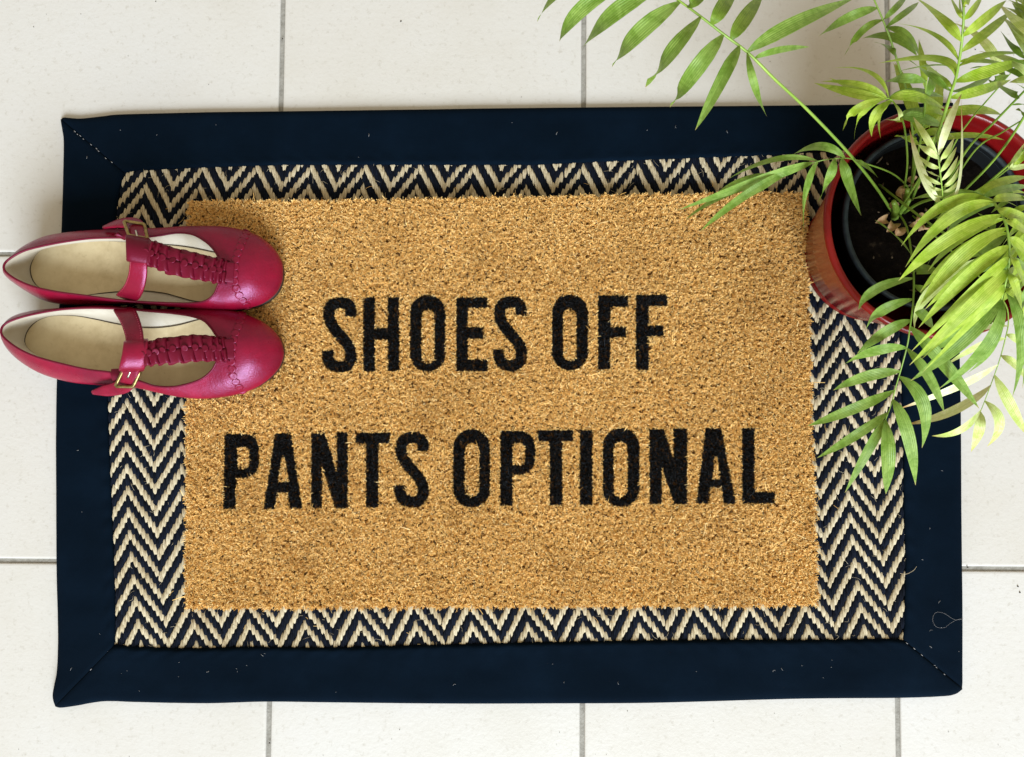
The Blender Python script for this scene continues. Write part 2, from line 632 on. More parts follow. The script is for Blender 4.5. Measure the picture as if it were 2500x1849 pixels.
MATZ = .0225
coir_px = dict(
    top=[(456, 489), (600, 488), (895, 485), (1399, 476), (1970, 466)],
    right=[(1970, 466), (1979, 727), (1986, 1007), (2001, 1481)],
    bottom=[(448, 1489), (1000, 1487), (1500, 1484), (2001, 1481)],
    left=[(456, 489), (450, 980), (448, 1489)])
cp = [W(*p, MATZ) for p in coir_px['top'][:-1] + coir_px['right'][:-1] + coir_px['bottom'][::-1][:-1] + coir_px['left'][::-1][:-1]]
cp = np.array(cp)[:, :2]
ccen = cp.mean(0)
c_small = ccen + (cp - ccen) * np.array([.93, .90])

cols_ = np.arange(-40, 330)
cent, kinds, lean = [], [], []
for j in cols_:
    m = j % 16
    dcol = min(m, 16 - m)
    arm = 1 if m >= 8 else -1                 # rising to the right / falling to the right
    off = -1.5 * dcol * CP
    for k in range(-60, 40):
        y = anchor[1] - P2 * .27 + off + k * P2 / 2
        cent.append((x_base + j * CP, y))
        kinds.append(k % 2)
        lean.append(arm)
cent = np.array(cent)
kinds = np.array(kinds)
lean = np.array(lean, float)
cent[:, 0] += shift(cent[:, 1])
cent += rng.normal(0, .00022, cent.shape)
ok = inside(cent, ipx) & ~inside(cent, c_small)
cent, kinds, lean = cent[ok], kinds[ok], lean[ok]


def yarn_mesh(name, C, L, mat, Lh, wd, zt):
    """each float: two plies twisted side by side, lens shaped"""
    n = len(C)
    ts = np.array([-1, -.62, 0, .62, 1])
    wp = np.array([.15, .82, 1.0, .82, .15])
    aa = np.array([-.1, .30, .70, 1.1]) * math.pi
    allV, allF = [], []
    for ply in (-1, 1):
        ang = np.radians(90 - 7 * L + rng.normal(0, 4, n))
        d = np.stack([np.cos(ang), np.sin(ang)], 1)
        sdir = np.stack([d[:, 1], -d[:, 0]], 1)
        hl = Lh * rng.uniform(.93, 1.12, n)
        z0 = zt + rng.normal(0, .00018, n)
        V = np.zeros((n, len(ts), 4, 3))
        for a, (t, w_) in enumerate(zip(ts, wp)):
            cc = C + d * (hl * t)[:, None] + sdir * (ply * wd * .27 * (1 if t * ply < .3 else .6))
            for b, an in enumerate(aa):
                rr = wd * .36 * w_
                V[:, a, b, :2] = cc + sdir * (rr * math.cos(an))
                V[:, a, b, 2] = z0 + .0012 * (1 - abs(t) ** 2.2 * 1.15) + rr * .85 * math.sin(an)
        base = np.arange(n) * (len(ts) * 4)
        F = []
        for a in range(len(ts) - 1):
            for b in range(3):
                i0 = a * 4 + b
                F.append(np.stack([base + i0, base + i0 + 1, base + i0 + 5, base + i0 + 4], 1))
        F = np.stack(F, 1).reshape(-1, 4)
        allF.append(F + len(allV) * n * len(ts) * 4)
        allV.append(V.reshape(-1, 3))
    return mkbig(name, np.concatenate(allV), np.concatenate(allF), 4, mat, rug, kind='stuff', smooth=True)


yarn_mesh('cream_yarn', cent[kinds == 0], lean[kinds == 0], cream_y, P2 * .305, CP * 1.06, .0041)
yarn_mesh('navy_yarn', cent[kinds == 1], lean[kinds == 1], navy_y, P2 * .345, CP * 1.10, .0042)
bk = np.c_[ipx, np.full(len(ipx), .0030)]
mk('backing', bk, [tuple(range(len(bk)))[::-1]], backing_m, rug, smooth=False)

# stray jute hairs on the weave
V, F = [], []
sel = rng.choice(len(cent), 420, replace=False)
for q in sel:
    a0 = rng.uniform(0, 6.28)
    ln = rng.uniform(.003, .011)
    b0 = a0 + rng.normal(0, .9)
    p0 = np.array([*cent[q], .0062])
    p1 = p0 + np.array([math.cos(a0), math.sin(a0), .25]) * ln * .5
    p2 = p1 + np.array([math.cos(b0), math.sin(b0), -.1]) * ln * .5
    v, f = tube(catmull([p0, p1, p2], 5), .00013, 3)
    F += [tuple(i + len(V) for i in ff) for ff in f]
    V += list(v)
mk('stray_hairs', V, F, cream_y, rug, kind='stuff')

# ------------------------------------------------------------------ doormat
mat_o = thing('doormat', np.array([*ccen, .008]), 'tan coir doormat with bold black lettering lying on the bordered rug', 'doormat')
zb, zt = .0085, MATZ - .0045
cb = ccen + (cp - ccen) * np.array([.994, .991])
dens = polyline(np.vstack([cb, cb[:1]]), 161)[:-1]
nb = len(dens)
V = np.vstack([np.c_[dens, np.full(nb, zb)], np.c_[dens, np.full(nb, zt)]])
F = [(i, (i + 1) % nb, nb + (i + 1) % nb, nb + i) for i in range(nb)] + [tuple(range(nb, 2 * nb))]
mk('base', V, F, coir_base_m, mat_o, smooth=False)


# --- lettering shapes in photograph pixels
def T(ox, oy, sc_):
    return lambda x, y: (ox + x / sc_, oy + y / sc_)


def quad(t, *pts):
    return ('poly', np.array([t(*p) for p in pts]))


def rect(t, x0, y0, x1, y1):
    return quad(t, (x0, y0), (x1, y0), (x1, y1), (x0, y1))


def stadium(t, x0, y0, x1, y1, r):
    a, b = t(x0, y0)
    c_, d = t(x1, y1)
    sx = t(1, 0)[0] - t(0, 0)[0]
    return ('rr', (a, b, c_, d, r * sx))


def stroke(t, pts, hw):
    sx = t(1, 0)[0] - t(0, 0)[0]
    P = catmull(np.array([t(*p) for p in pts]), 60)
    return ('stroke', (P, hw * sx))


def letter_test(shapes, px):
    r = np.zeros(len(px), bool)
    for sign, (k, d) in shapes:
        if k == 'poly':
            q = inside(px, d)
        elif k == 'rr':
            a, b, c_, e, rad = d
            dx = np.abs(px[:, 0] - (a + c_) / 2) - ((c_ - a) / 2 - rad)
            dy = np.abs(px[:, 1] - (b + e) / 2) - ((e - b) / 2 - rad)
            q = np.hypot(np.maximum(dx, 0), np.maximum(dy, 0)) + np.minimum(np.maximum(dx, dy), 0) < rad
        else:
            P, hw = d
            bx = (px[:, 0] > P[:, 0].min() - hw) & (px[:, 0] < P[:, 0].max() + hw) & (px[:, 1] > P[:, 1].min() - hw) & (px[:, 1] < P[:, 1].max() + hw)
            q = np.zeros(len(px), bool)
            idx = np.where(bx)[0]
            if len(idx):
                D = np.linalg.norm(px[idx, None, :] - P[None], axis=2)
                near = D.argmin(1)
                good = D.min(1) < hw
                # butt ends
                e0 = (px[idx] - P[0]) @ (P[1] - P[0]) < 0
                e1 = (px[idx] - P[-1]) @ (P[-1] - P[-2]) > 0
                good &= ~((near <= 1) & e0) & ~((near >= len(P) - 2) & e1)
                q[idx] = good
        r = (r | q) if sign > 0 else (r & ~q)
    return r


def S_shape(t, x0, y0, x1, y1):
    pts = [(392, 308), (394, 250), (366, 198), (292, 184), (222, 206), (195, 272), (205, 350), (250, 425), (312, 498), (372, 575), (396, 652), (384, 722), (345, 760), (287, 768), (222, 750), (190, 700), (182, 618)]
    u = lambda x, y: t(x0 + (x - 130) / 320 * (x1 - x0), y0 + (y - 130) / 690 * (y1 - y0))
    P = catmull(np.array([u(*p) for p in pts]), 70)
    hw = (u(52, 0)[0] - u(0, 0)[0])
    return [(1, ('stroke', (P, hw)))]


za, zb2, zc, zd = T(750, 690, 3.7233), T(1200, 700, 2.754), T(520, 1030, 3.989), T(1080, 1030, 2.6595)
LET = [
    ('S', 'first S of the upper line', S_shape(za, 130, 130, 450, 820)),
    ('H', 'H of the upper line', [(1, rect(za, 508, 135, 614, 806)), (1, rect(za, 730, 133, 835, 804)), (1, rect(za, 600, 415, 740, 520))]),
    ('O', 'O in the first word', [(1, stadium(za, 935, 112, 1255, 810, 158)), (-1, stadium(za, 1040, 250, 1157, 738, 57))]),
    ('E', 'E of the upper line', [(1, rect(za, 1355, 135, 1460, 806)), (1, rect(za, 1355, 135, 1640, 230)), (1, rect(za, 1355, 405, 1606, 510)), (1, rect(za, 1355, 700, 1642, 806))]),
    ('S', 'last S of the first word', S_shape(za, 1686, 122, 2002, 806)),
    ('O', 'O starting the second word of the upper line', [(1, stadium(zb2, 408, 55, 650, 562, 118)), (-1, stadium(zb2, 482, 150, 572, 500, 45))]),
    ('F', 'first F of the upper line', [(1, rect(zb2, 717, 60, 800, 556)), (1, rect(zb2, 717, 60, 920, 136)), (1, rect(zb2, 717, 268, 906, 342))]),
    ('F', 'last F of the upper line', [(1, rect(zb2, 972, 55, 1058, 560)), (1, rect(zb2, 972, 55, 1183, 130)), (1, rect(zb2, 972, 262, 1158, 332))]),
    ('P', 'first P of the lower line', [(1, quad(zc, (112, 120), (240, 120), (216, 850), (100, 850))), (1, stadium(zc, 120, 120, 448, 548, 150)), (1, rect(zc, 112, 120, 260, 548)), (-1, stadium(zc, 236, 245, 352, 460, 50)), (-1, rect(zc, 236, 250, 290, 455))]),
    ('A', 'A in the first word of the lower line', [(1, quad(zc, (605, 115), (757, 115), (866, 845), (745, 845), (724, 690), (617, 690), (598, 850), (490, 850))), (-1, quad(zc, (668, 345), (696, 345), (740, 587), (632, 587)))]),
    ('N', 'N in the first word of the lower line', [(1, rect(zc, 955, 115, 1060, 842)), (1, rect(zc, 1205, 105, 1312, 842)), (1, quad(zc, (960, 112), (1088, 112), (1312, 842), (1188, 842)))]),
    ('T', 'T in the first word of the lower line', [(1, rect(zc, 1390, 107, 1725, 210)), (1, rect(zc, 1490, 107, 1612, 836))]),
    ('S', 'S of the lower line', S_shape(zc, 1762, 95, 2105, 838)),
    ('O', 'O starting the last word', [(1, stadium(zd, 70, 50, 310, 556, 117)), (-1, stadium(zd, 145, 140, 240, 486, 47))]),
    ('P', 'P of the last word', [(1, rect(zd, 376, 60, 456, 546)), (1, stadium(zd, 380, 60, 604, 345, 105)), (1, rect(zd, 376, 60, 480, 345)), (-1, stadium(zd, 456, 138, 536, 283, 36)), (-1, rect(zd, 456, 140, 490, 281))]),
    ('T', 'T of the last word', [(1, rect(zd, 622, 55, 850, 128)), (1, rect(zd, 698, 55, 780, 541))]),
    ('I', 'I of the last word', [(1, rect(zd, 893, 54, 976, 541))]),
    ('O', 'second O of the last word', [(1, stadium(zd, 1042, 42, 1280, 552, 116)), (-1, stadium(zd, 1113, 130, 1203, 490, 44))]),
    ('N', 'N of the last word', [(1, rect(zd, 1346, 50, 1426, 536)), (1, rect(zd, 1500, 45, 1590, 536)), (1, quad(zd, (1346, 50), (1440, 50), (1592, 536), (1506, 536)))]),
    ('A', 'A of the last word', [(1, quad(zd, (1710, 42), (1812, 42), (1908, 531), (1828, 535), (1816, 425), (1740, 425), (1732, 531), (1650, 531))), (-1, quad(zd, (1768, 225), (1784, 225), (1806, 376), (1754, 376)))]),
    ('L', 'L ending the lower line', [(1, rect(zd, 1948, 42, 2028, 531)), (1, rect(zd, 1948, 458, 2160, 531))]),
]

# --- fibres: tufts of bent coir hairs
sp = .0028
x0, y0 = cp.min(0)
x1, y1 = cp.max(0)
gx, gy = np.meshgrid(np.arange(x0, x1, sp), np.arange(y0, y1, sp * .9))
tuft = np.stack([gx.ravel(), gy.ravel()], 1) + rng.normal(0, sp * .33, (gx.size, 2))
tuft = tuft[inside(tuft, ccen + (cp - ccen) * .997)]
NF = 17
nt_ = len(tuft)
th = rng.normal(0, .0009, nt_)                       # tuft height
lean_a = 5.0 * fbm(tuft * .55, 31) + rng.normal(0, .9, nt_)
lean_m = rng.uniform(.0002, .0017, nt_)
R0 = np.repeat(tuft, NF, 0) + rng.normal(0, .00055, (nt_ * NF, 2))
fa = rng.uniform(0, 2 * math.pi, nt_ * NF)
fr = np.abs(rng.normal(0, .0016, nt_ * NF)) + .0005
tipo = np.stack([np.cos(fa), np.sin(fa)], 1) * fr[:, None] + np.repeat(np.stack([np.cos(lean_a), np.sin(lean_a)], 1) * lean_m[:, None], NF, 0)
zr = np.full(len(R0), zt - .001)
ztp = MATZ + np.repeat(th, NF) + rng.normal(0, .0007, len(R0)) - fr * .40
# a few long stray hairs lying on top
stray = (rng.random(len(R0)) < .004)
tipo[stray] *= 3.2
ztp[stray] = MATZ + .0012
midp = R0 + tipo * rng.uniform(.25, .5, (len(R0), 1)) + rng.normal(0, .0004, R0.shape)
zm = zr + (ztp - zr) * .90
tip = R0 + tipo
px = project(np.c_[R0 + tipo * .80, np.full(len(R0), MATZ)])
owner = np.full(len(R0), -1)
for q, (_, _, shp) in enumerate(LET):
    owner[letter_test(shp, px)] = q
# fibre flecks of the other colour at the printed edges
wid = rng.uniform(.00020, .00040, len(R0))
wa = fa + math.pi / 2 + rng.normal(0, .4, len(R0))
wv = np.stack([np.cos(wa), np.sin(wa)], 1) * wid[:, None]


def fibre_mesh(name, sel_, mat, label=None, kind=None):
    n = int(sel_.sum())
    V = np.zeros((n, 6, 3), np.float32)
    V[:, 0, :2] = R0[sel_] - wv[sel_]
    V[:, 1, :2] = R0[sel_] + wv[sel_]
    V[:, 0, 2] = V[:, 1, 2] = zr[sel_]
    V[:, 2, :2] = midp[sel_] - wv[sel_]
    V[:, 3, :2] = midp[sel_] + wv[sel_]
    V[:, 2, 2] = V[:, 3, 2] = zm[sel_]
    V[:, 4, :2] = tip[sel_] - wv[sel_] * .75
    V[:, 5, :2] = tip[sel_] + wv[sel_] * .75
    V[:, 4, 2] = V[:, 5, 2] = ztp[sel_]
    b = np.arange(n) * 6
    Fq = np.stack([np.stack([b, b + 1, b + 3, b + 2], 1), np.stack([b + 2, b + 3, b + 5, b + 4], 1)], 1).reshape(-1, 4)
    return mkbig(name, V.reshape(-1, 3), Fq, 4, mat, mat_o, kind=kind, label=label)


fibre_mesh('coir_pile', owner == -1, coir_m, kind='stuff')
for q, (ch, words, _) in enumerate(LET):
    fibre_mesh('letter', owner == q, ink_m, label='black letter ' + words)

# trimmed edge: fringe of short hairs leaning outwards
edge = polyline(np.vstack([cp, cp[:1]]), 5200)[:-1]
en = norm(edge - ccen)
d_ = np.roll(edge, -1, 0) - edge
en = norm(np.stack([-d_[:, 1], d_[:, 0]], 1))
if ((edge + en * .01 - ccen) ** 2).sum() < ((edge - ccen) ** 2).sum():
    en = -en
R0 = edge - en * rng.uniform(.0005, .003, (len(edge), 1))
tipo = en * rng.uniform(-.001, .0016, (len(edge), 1)) + rng.normal(0, .0008, edge.shape)
zr = rng.uniform(.010, .018, len(edge))
ztp = zr + rng.uniform(.002, .005, len(edge))
midp = R0 + tipo * .5
zm = (zr + ztp) / 2 + .001
tip = R0 + tipo
wv = rng.normal(0, .0003, edge.shape)
fibre_mesh('edge_fringe', np.ones(len(edge), bool), coir_m, kind='stuff')


# ------------------------------------------------------------------ shoes
def ZS(x, y):
    return x / 2.9787, 500 + y / 2.9787


def shoe(data):
    MS, TS, ZTs = data['M'], data['T'], data['z']
    n = len(TS)
    Tw = np.array([W(*ZS(*p), z / 1000 + .012) for p, z in zip(TS, ZTs)])
    cen = Tw.mean(0)
    fwd = norm(Tw[15] - Tw[0])
    root = thing('t_strap_shoe', np.array([cen[0], cen[1], .009]), data['label'], 'shoe', 'pair of crimson T-strap shoes')
    # outward direction in plan
    tang = norm(np.roll(Tw, -1, 0) - np.roll(Tw, 1, 0))
    outw = np.stack([tang[:, 1], -tang[:, 0], np.zeros(n)], 1)
    outw = norm(outw)
    if ((Tw + outw * .01 - cen)[:, :2] ** 2).sum() < ((Tw - cen)[:, :2] ** 2).sum():
        outw = -outw
    Mw = np.zeros_like(Tw)
    for k in range(n):
        toe = math.exp(-((k - 15.5) / 5.0) ** 2)
        zM = .046 - .006 * toe
        if MS[k] is None:
            Mw[k] = Tw[k] + outw[k] * (.012 if k in (0, 30) else .010 if k in (1, 29) else .007 if k in (2, 28) else .0045)
            Mw[k][2] = zM
        else:
            Mw[k] = W(*ZS(*MS[k]), zM)
    Mc = Mw.mean(0)
    # plan normals of the widest loop
    tg = norm(np.roll(Mw, -1, 0) - np.roll(Mw, 1, 0))
    mo = norm(np.stack([tg[:, 1], -tg[:, 0], np.zeros(n)], 1))
    if ((Mw + mo * .01 - Mc)[:, :2] ** 2).sum() < ((Mw - Mc)[:, :2] ** 2).sum():
        mo = -mo
    Bw = Mw - mo * .0045
    Bw[:, 2] = .029
    xs = (Mw - Tw[0]) @ fwd / np.linalg.norm(Tw[15] - Tw[0])
    Bw[:, 2] = .029 + .002 * np.clip((xs - .8) / .3, 0, 1)
    NA = 160
    loops = []
    fr_ = np.linalg.norm((Tw - Mw)[:, :2], axis=1)
    Sw = Mw + (Tw - Mw) * .42
    big = np.clip((fr_ - .02) / .05, 0, 1)
    Sw[:, 2] = Mw[:, 2] + (Tw[:, 2] - Mw[:, 2]) * (.62 + .30 * big)
    Cc = [catmull(L, NA, True) for L in (Bw, Mw, Sw, Tw)]
    NR = 15
    prof = np.stack([catmull(np.stack([c_[i] for c_ in Cc]), NR) for i in range(NA)])     # NA,NR,3
    prof[:, :, 2] = np.maximum(prof[:, :, 2], .027)
    mk('upper', prof.reshape(-1, 3), grid_faces(NA, NR, True, False), leather, root)
    # binding along the topline
    Tl = Cc[3]
    V, F = tube(Tl + np.array([0, 0, .0002]), .00115, 7, True)
    mk('topline_binding', V, F, leather_d, root)
    # insole and lining
    Ip = np.array([W(*ZS(*p), .0375) for p in data['I']])
    Il = polyline(np.vstack([catmull(Ip, 300, True), catmull(Ip, 300, True)[:1]]), NA + 1)[:-1]
    k0 = np.argmin(np.linalg.norm(Il - Tl[0], axis=1))
    Il = np.roll(Il, -k0, 0)
    # match by plan direction from a moving centre
    Tn = polyline(np.vstack([Tl, Tl[:1]]), NA + 1)[:-1]
    rows = []
    inn = norm(Il - Tn)
    lo = Il - np.array([0, 0, .0008])
    for q, (a, dz) in enumerate([(0.0, -.0006), (.10, -.012), (.45, -.026), (.85, -.0385), (1.0, 0)]):
        if q in (0, 4):
            p = Tn.copy() if q == 0 else lo.copy()
            if q == 0:
                p = p + norm(np.c_[(Il - Tn)[:, :2], np.zeros(NA)]) * .0009
                p[:, 2] -= .0003
        else:
            h = [0, .34, .72, .95][q]
            p = Tn + (lo - Tn) * a
            p[:, 2] = Tn[:, 2] + (lo[:, 2] - Tn[:, 2]) * h
        rows.append(p)
    L = np.stack(rows, 1)
    Ls = np.stack([catmull(L[i], 10) for i in range(NA)])
    mk('lining', Ls.reshape(-1, 3), grid_faces(NA, 10, True, False), lining_m, root)
    ic = Il.mean(0)
    V, F = [], []
    rr = np.linspace(0, 1, 9)
    for r_ in rr[1:]:
        p = ic + (Il - ic) * r_
        p[:, 2] = .0375 - .0018 * (1 - r_ ** 2)
        V += list(p)
    V.append(ic + np.array([0, 0, -.0018]))
    F = grid_faces(8, NA, False, True)
    F += [(len(V) - 1, i, (i + 1) % NA) for i in range(NA)]
    ins = mk('insole', V, F, insole_m, root)
    V, F = tube(Il + np.array([0, 0, .0001]), .00055, 5, True)
    mk('insole_edge', V, F, seam_m, ins)
    # sole with a low heel
    So = Mw - mo * .0022
    Sl = catmull(So, NA, True)
    V = []
    for z_, ins_ in ((.0225, .003), (.0235, .0), (.0285, .0), (.0295, .003)):
        p = Mc + (Sl - Mc) * (1 - ins_ / .05)
        p[:, 2] = z_
        V.append(p)
    V = np.concatenate(V)
    F = grid_faces(4, NA, False, True) + [tuple(range(NA)), tuple(range(3 * NA, 4 * NA))[::-1]]
    mk('sole', V, F, sole_m, root)
    hl = np.array([p for p, x_ in zip(Sl, (Sl - Tw[0]) @ fwd) if x_ < .062])
    hc = hl.mean(0)
    ang = np.arctan2(hl[:, 1] - hc[1], hl[:, 0] - hc[0])
    hl = hl[np.argsort(ang)]
    m = len(hl)
    V = []
    for z_, k_ in ((.0088, .90), (.0095, .92), (.0226, .965)):
        p = hc + (hl - hc) * k_
        p[:, 2] = z_
        V.append(p)
    F = grid_faces(3, m, False, True) + [tuple(range(m)), tuple(range(2 * m, 3 * m))[::-1]]
    mk('heel', np.concatenate(V), F, sole_m, root)
    # T strap
    tp = np.array([W(*ZS(x, y), z) for x, y, z in data['tstrap']])
    tpath = catmull(tp, 60)
    sdir = np.tile(norm(np.cross(tpath[-1] - tpath[0], [0, 0, 1.0])), (60, 1))
    V, F = ribbon(tpath, sdir, np.linspace(.0085, .0105, 60), .0016)
    tst = mk('t_strap', V, F, leather_d, root)
    # pleated ruffle: shingled folds on both sides of the centre line
    NPL = 9
    s0, s1 = .10, .80
    # pull a scalloped ribbon through the middle
    for sd in (-1, 1):
        for q in range(NPL):
            a0 = s0 + (s1 - s0) * q / NPL
            a1 = a0 + (s1 - s0) / NPL * 1.30
            hw = .0138 * (1.0 - .10 * abs(q - 4) / 5) * random.uniform(.94, 1.06)
            nu, nv = 13, 7
            skew = random.uniform(-.012, .012) + .012 * sd
            V, A = [], []
            for iu in range(nu):
                u = iu / (nu - 1)
                for iv in range(nv):
                    v = iv / (nv - 1)
                    t_ = min(max(a0 + (a1 - a0) * u + skew * v, 0), 1) * 59
                    i_ = min(int(t_), 58)
                    c_ = tpath[i_] + (tpath[i_ + 1] - tpath[i_]) * (t_ - i_)
                    fold = (u / .86) ** 1.5 if u < .86 else max(0, (1 - u) / .14) ** .6
                    lift = .0013 + (.0018 + .0050 * v) * fold - .0050 * v * v - .0006 * u
                    edge_w = .0006 * math.sin(u * 6.3)
                    V.append(c_ + sdir[0] * sd * (v * hw + (edge_w if iv == nv - 1 else 0)) + np.array([0, 0, lift]))
            pl = mk('ruffle_pleat', V, grid_faces(nu, nv), leather_d, tst)
            so = pl.modifiers.new('thickness', 'SOLIDIFY')
            so.thickness = .0007
    # scallop discs on the middle of the ruffle
    def disc(c_, nrm, r_, th_, name, par, mat):
        nrm = norm(np.asarray(nrm, float))
        a = norm(np.cross(nrm, [.3, 1, .2]))
        b = np.cross(nrm, a)
        V = []
        k_ = 16
        for r2, h in ((r_, 0), (r_, th_ * .7), (r_ * .86, th_), (r_ * .5, th_ * .86)):
            for i in range(k_):
                an = 2 * math.pi * i / k_
                V.append(c_ + nrm * h + r2 * (math.cos(an) * a + math.sin(an) * b))
        F = grid_faces(4, k_, False, True) + [tuple(range(3 * k_, 4 * k_))[::-1]]
        return mk(name, V, F, mat, par)
    for q in range(10):
        t_ = (.14 + .66 * q / 10) * 59
        i_ = int(t_)
        c_ = tpath[i_] + np.array([0, 0, .0026]) + sdir[0] * random.gauss(0, .0004)
        disc(c_, np.array([0, 0, 1]) + .15 * rng.normal(size=3),   .0035, .0009, 'scallop', tst, leather_d)
    # scalloped seam across the vamp, placed on the upper
    allP = prof
    seam = []
    for i in range(int(NA * 10 / 31), int(NA * 21.5 / 31)):
        pxs = project(prof[i])[:, 0] * 2.9787
        pys = (project(prof[i])[:, 1] - 500) * 2.9787
        want = np.interp(pys, data['seam_y'], data['seam_x'])
        dlt = pxs - want
        for r_ in range(2, NR - 1):
            if (dlt[r_] > 0) != (dlt[r_ + 1] > 0):
                f_ = dlt[r_] / (dlt[r_] - dlt[r_ + 1])
                p = prof[i, r_] + (prof[i, r_ + 1] - prof[i, r_]) * f_
                nr = np.cross(prof[(i + 1) % NA, r_] - prof[i - 1, r_], prof[i, r_ + 1] - prof[i, r_])
                nr = norm(nr)
                if nr[2] < 0:
                    nr = -nr
                seam.append((p, nr))
                break
    if len(seam) > 3:
        sp_ = np.array([p for p, _ in seam])
        sn_ = np.array([q_ for _, q_ in seam])
        o_ = np.argsort(sp_[:, 1])
        sp_, sn_ = sp_[o_], sn_[o_]
        cs = np.r_[0, np.cumsum(np.linalg.norm(np.diff(sp_, axis=0), axis=1))]
        ns_ = int(cs[-1] / .0074)
        for q in range(ns_ + 1):
            d0 = cs[-1] * q / ns_
            p = np.array([np.interp(d0, cs, sp_[:, k]) for k in range(3)])
            nr = np.array([np.interp(d0, cs, sn_[:, k]) for k in range(3)])
            disc(p - norm(nr) * .0003, nr, .0042, .0011, 'scallop_trim', root, leather)
    # ankle strap
    ap = np.array([W(*ZS(x, y), z) for x, y, z in data['strap']])
    ah = np.array(data['strap_w'])
    k_ = 60
    path = catmull(ap, k_)
    hw = np.interp(np.linspace(0, len(ah) - 1, k_), np.arange(len(ah)), ah)
    sd = np.array([data['strap_side'][min(i, len(data['strap_side']) - 1)] for i in range(len(ap))], float)
    sd = catmull(sd, k_)
    sdir3 = np.c_[sd[:, 0], -sd[:, 1], sd[:, 2] if sd.shape[1] > 2 else np.zeros(k_)]
    V, F = ribbon(path, sdir3, hw, .0022)
    ast = mk('ankle_strap', V, F, leather, root)
    # stitches along the strap edges
    V2, F2 = [], []
    Tt = norm(np.gradient(path, axis=0))
    Sd = norm(sdir3 - (sdir3 * Tt).sum(1, keepdims=True) * Tt)
    for sg in (-1, 1):
        for i in range(2, k_ - 22, 1):
            p = path[i] + Sd[i] * sg * (hw[i] - .0016) + np.array([0, 0, .0013])
            v, f = tube([p - Tt[i] * .0006, p + Tt[i] * .0006], .00022, 4)
            F2 += [tuple(a + len(V2) for a in ff) for ff in f]
            V2 += list(v)
    mk('stitching', V2, F2, thread_m, ast, kind='stuff')
    # folded leather keeper over the crossing
    lp = np.array([W(*ZS(x, y), z) for x, y, z in data['loop']])
    pth = catmull(lp, 24)
    sdl = np.tile(norm(tpath[-1] - tpath[0]), (24, 1))
    V, F = ribbon(pth, sdl, data['loop_w'], .0030)
    kp = mk('strap_keeper', V, F, leather if data['bright'] else leather_d, root)
    # buckle
    bk_ = np.array([W(*ZS(x, y), z + .003) for x, y, z in data['buckle']])
    pts = []
    for i in range(4):
        a, b = bk_[i], bk_[(i + 1) % 4]
        pts += [a + (b - a) * f_ for f_ in (.07, .3, .5, .7, .93)]
    V, F = tube(pts, .0017, 8, True)
    bo = mk('buckle', V, F, brass_m, root)
    a = (bk_[0] + bk_[1]) / 2 + np.array([0, 0, .0008])
    b = (bk_[2] + bk_[3]) / 2
    V, F = tube(catmull([a + (b - a) * -.04, a + (b - a) * .06 + np.array([0, 0, .0012]), a + (b - a) * .42 + np.array([0, 0, .0010])], 8), .0010, 7)
    mk('prong', V, F, steel_m, bo)
    # elastic gore under the buckle
    gp = np.array([W(*ZS(x, y), z) for x, y, z in data['gore']])
    path = catmull(gp, 20)
    V, F = ribbon(path, np.tile(fwd, (20, 1)), .0055, .0016)
    g = mk('elastic_gore', V, F, leather_d, root)
    return root


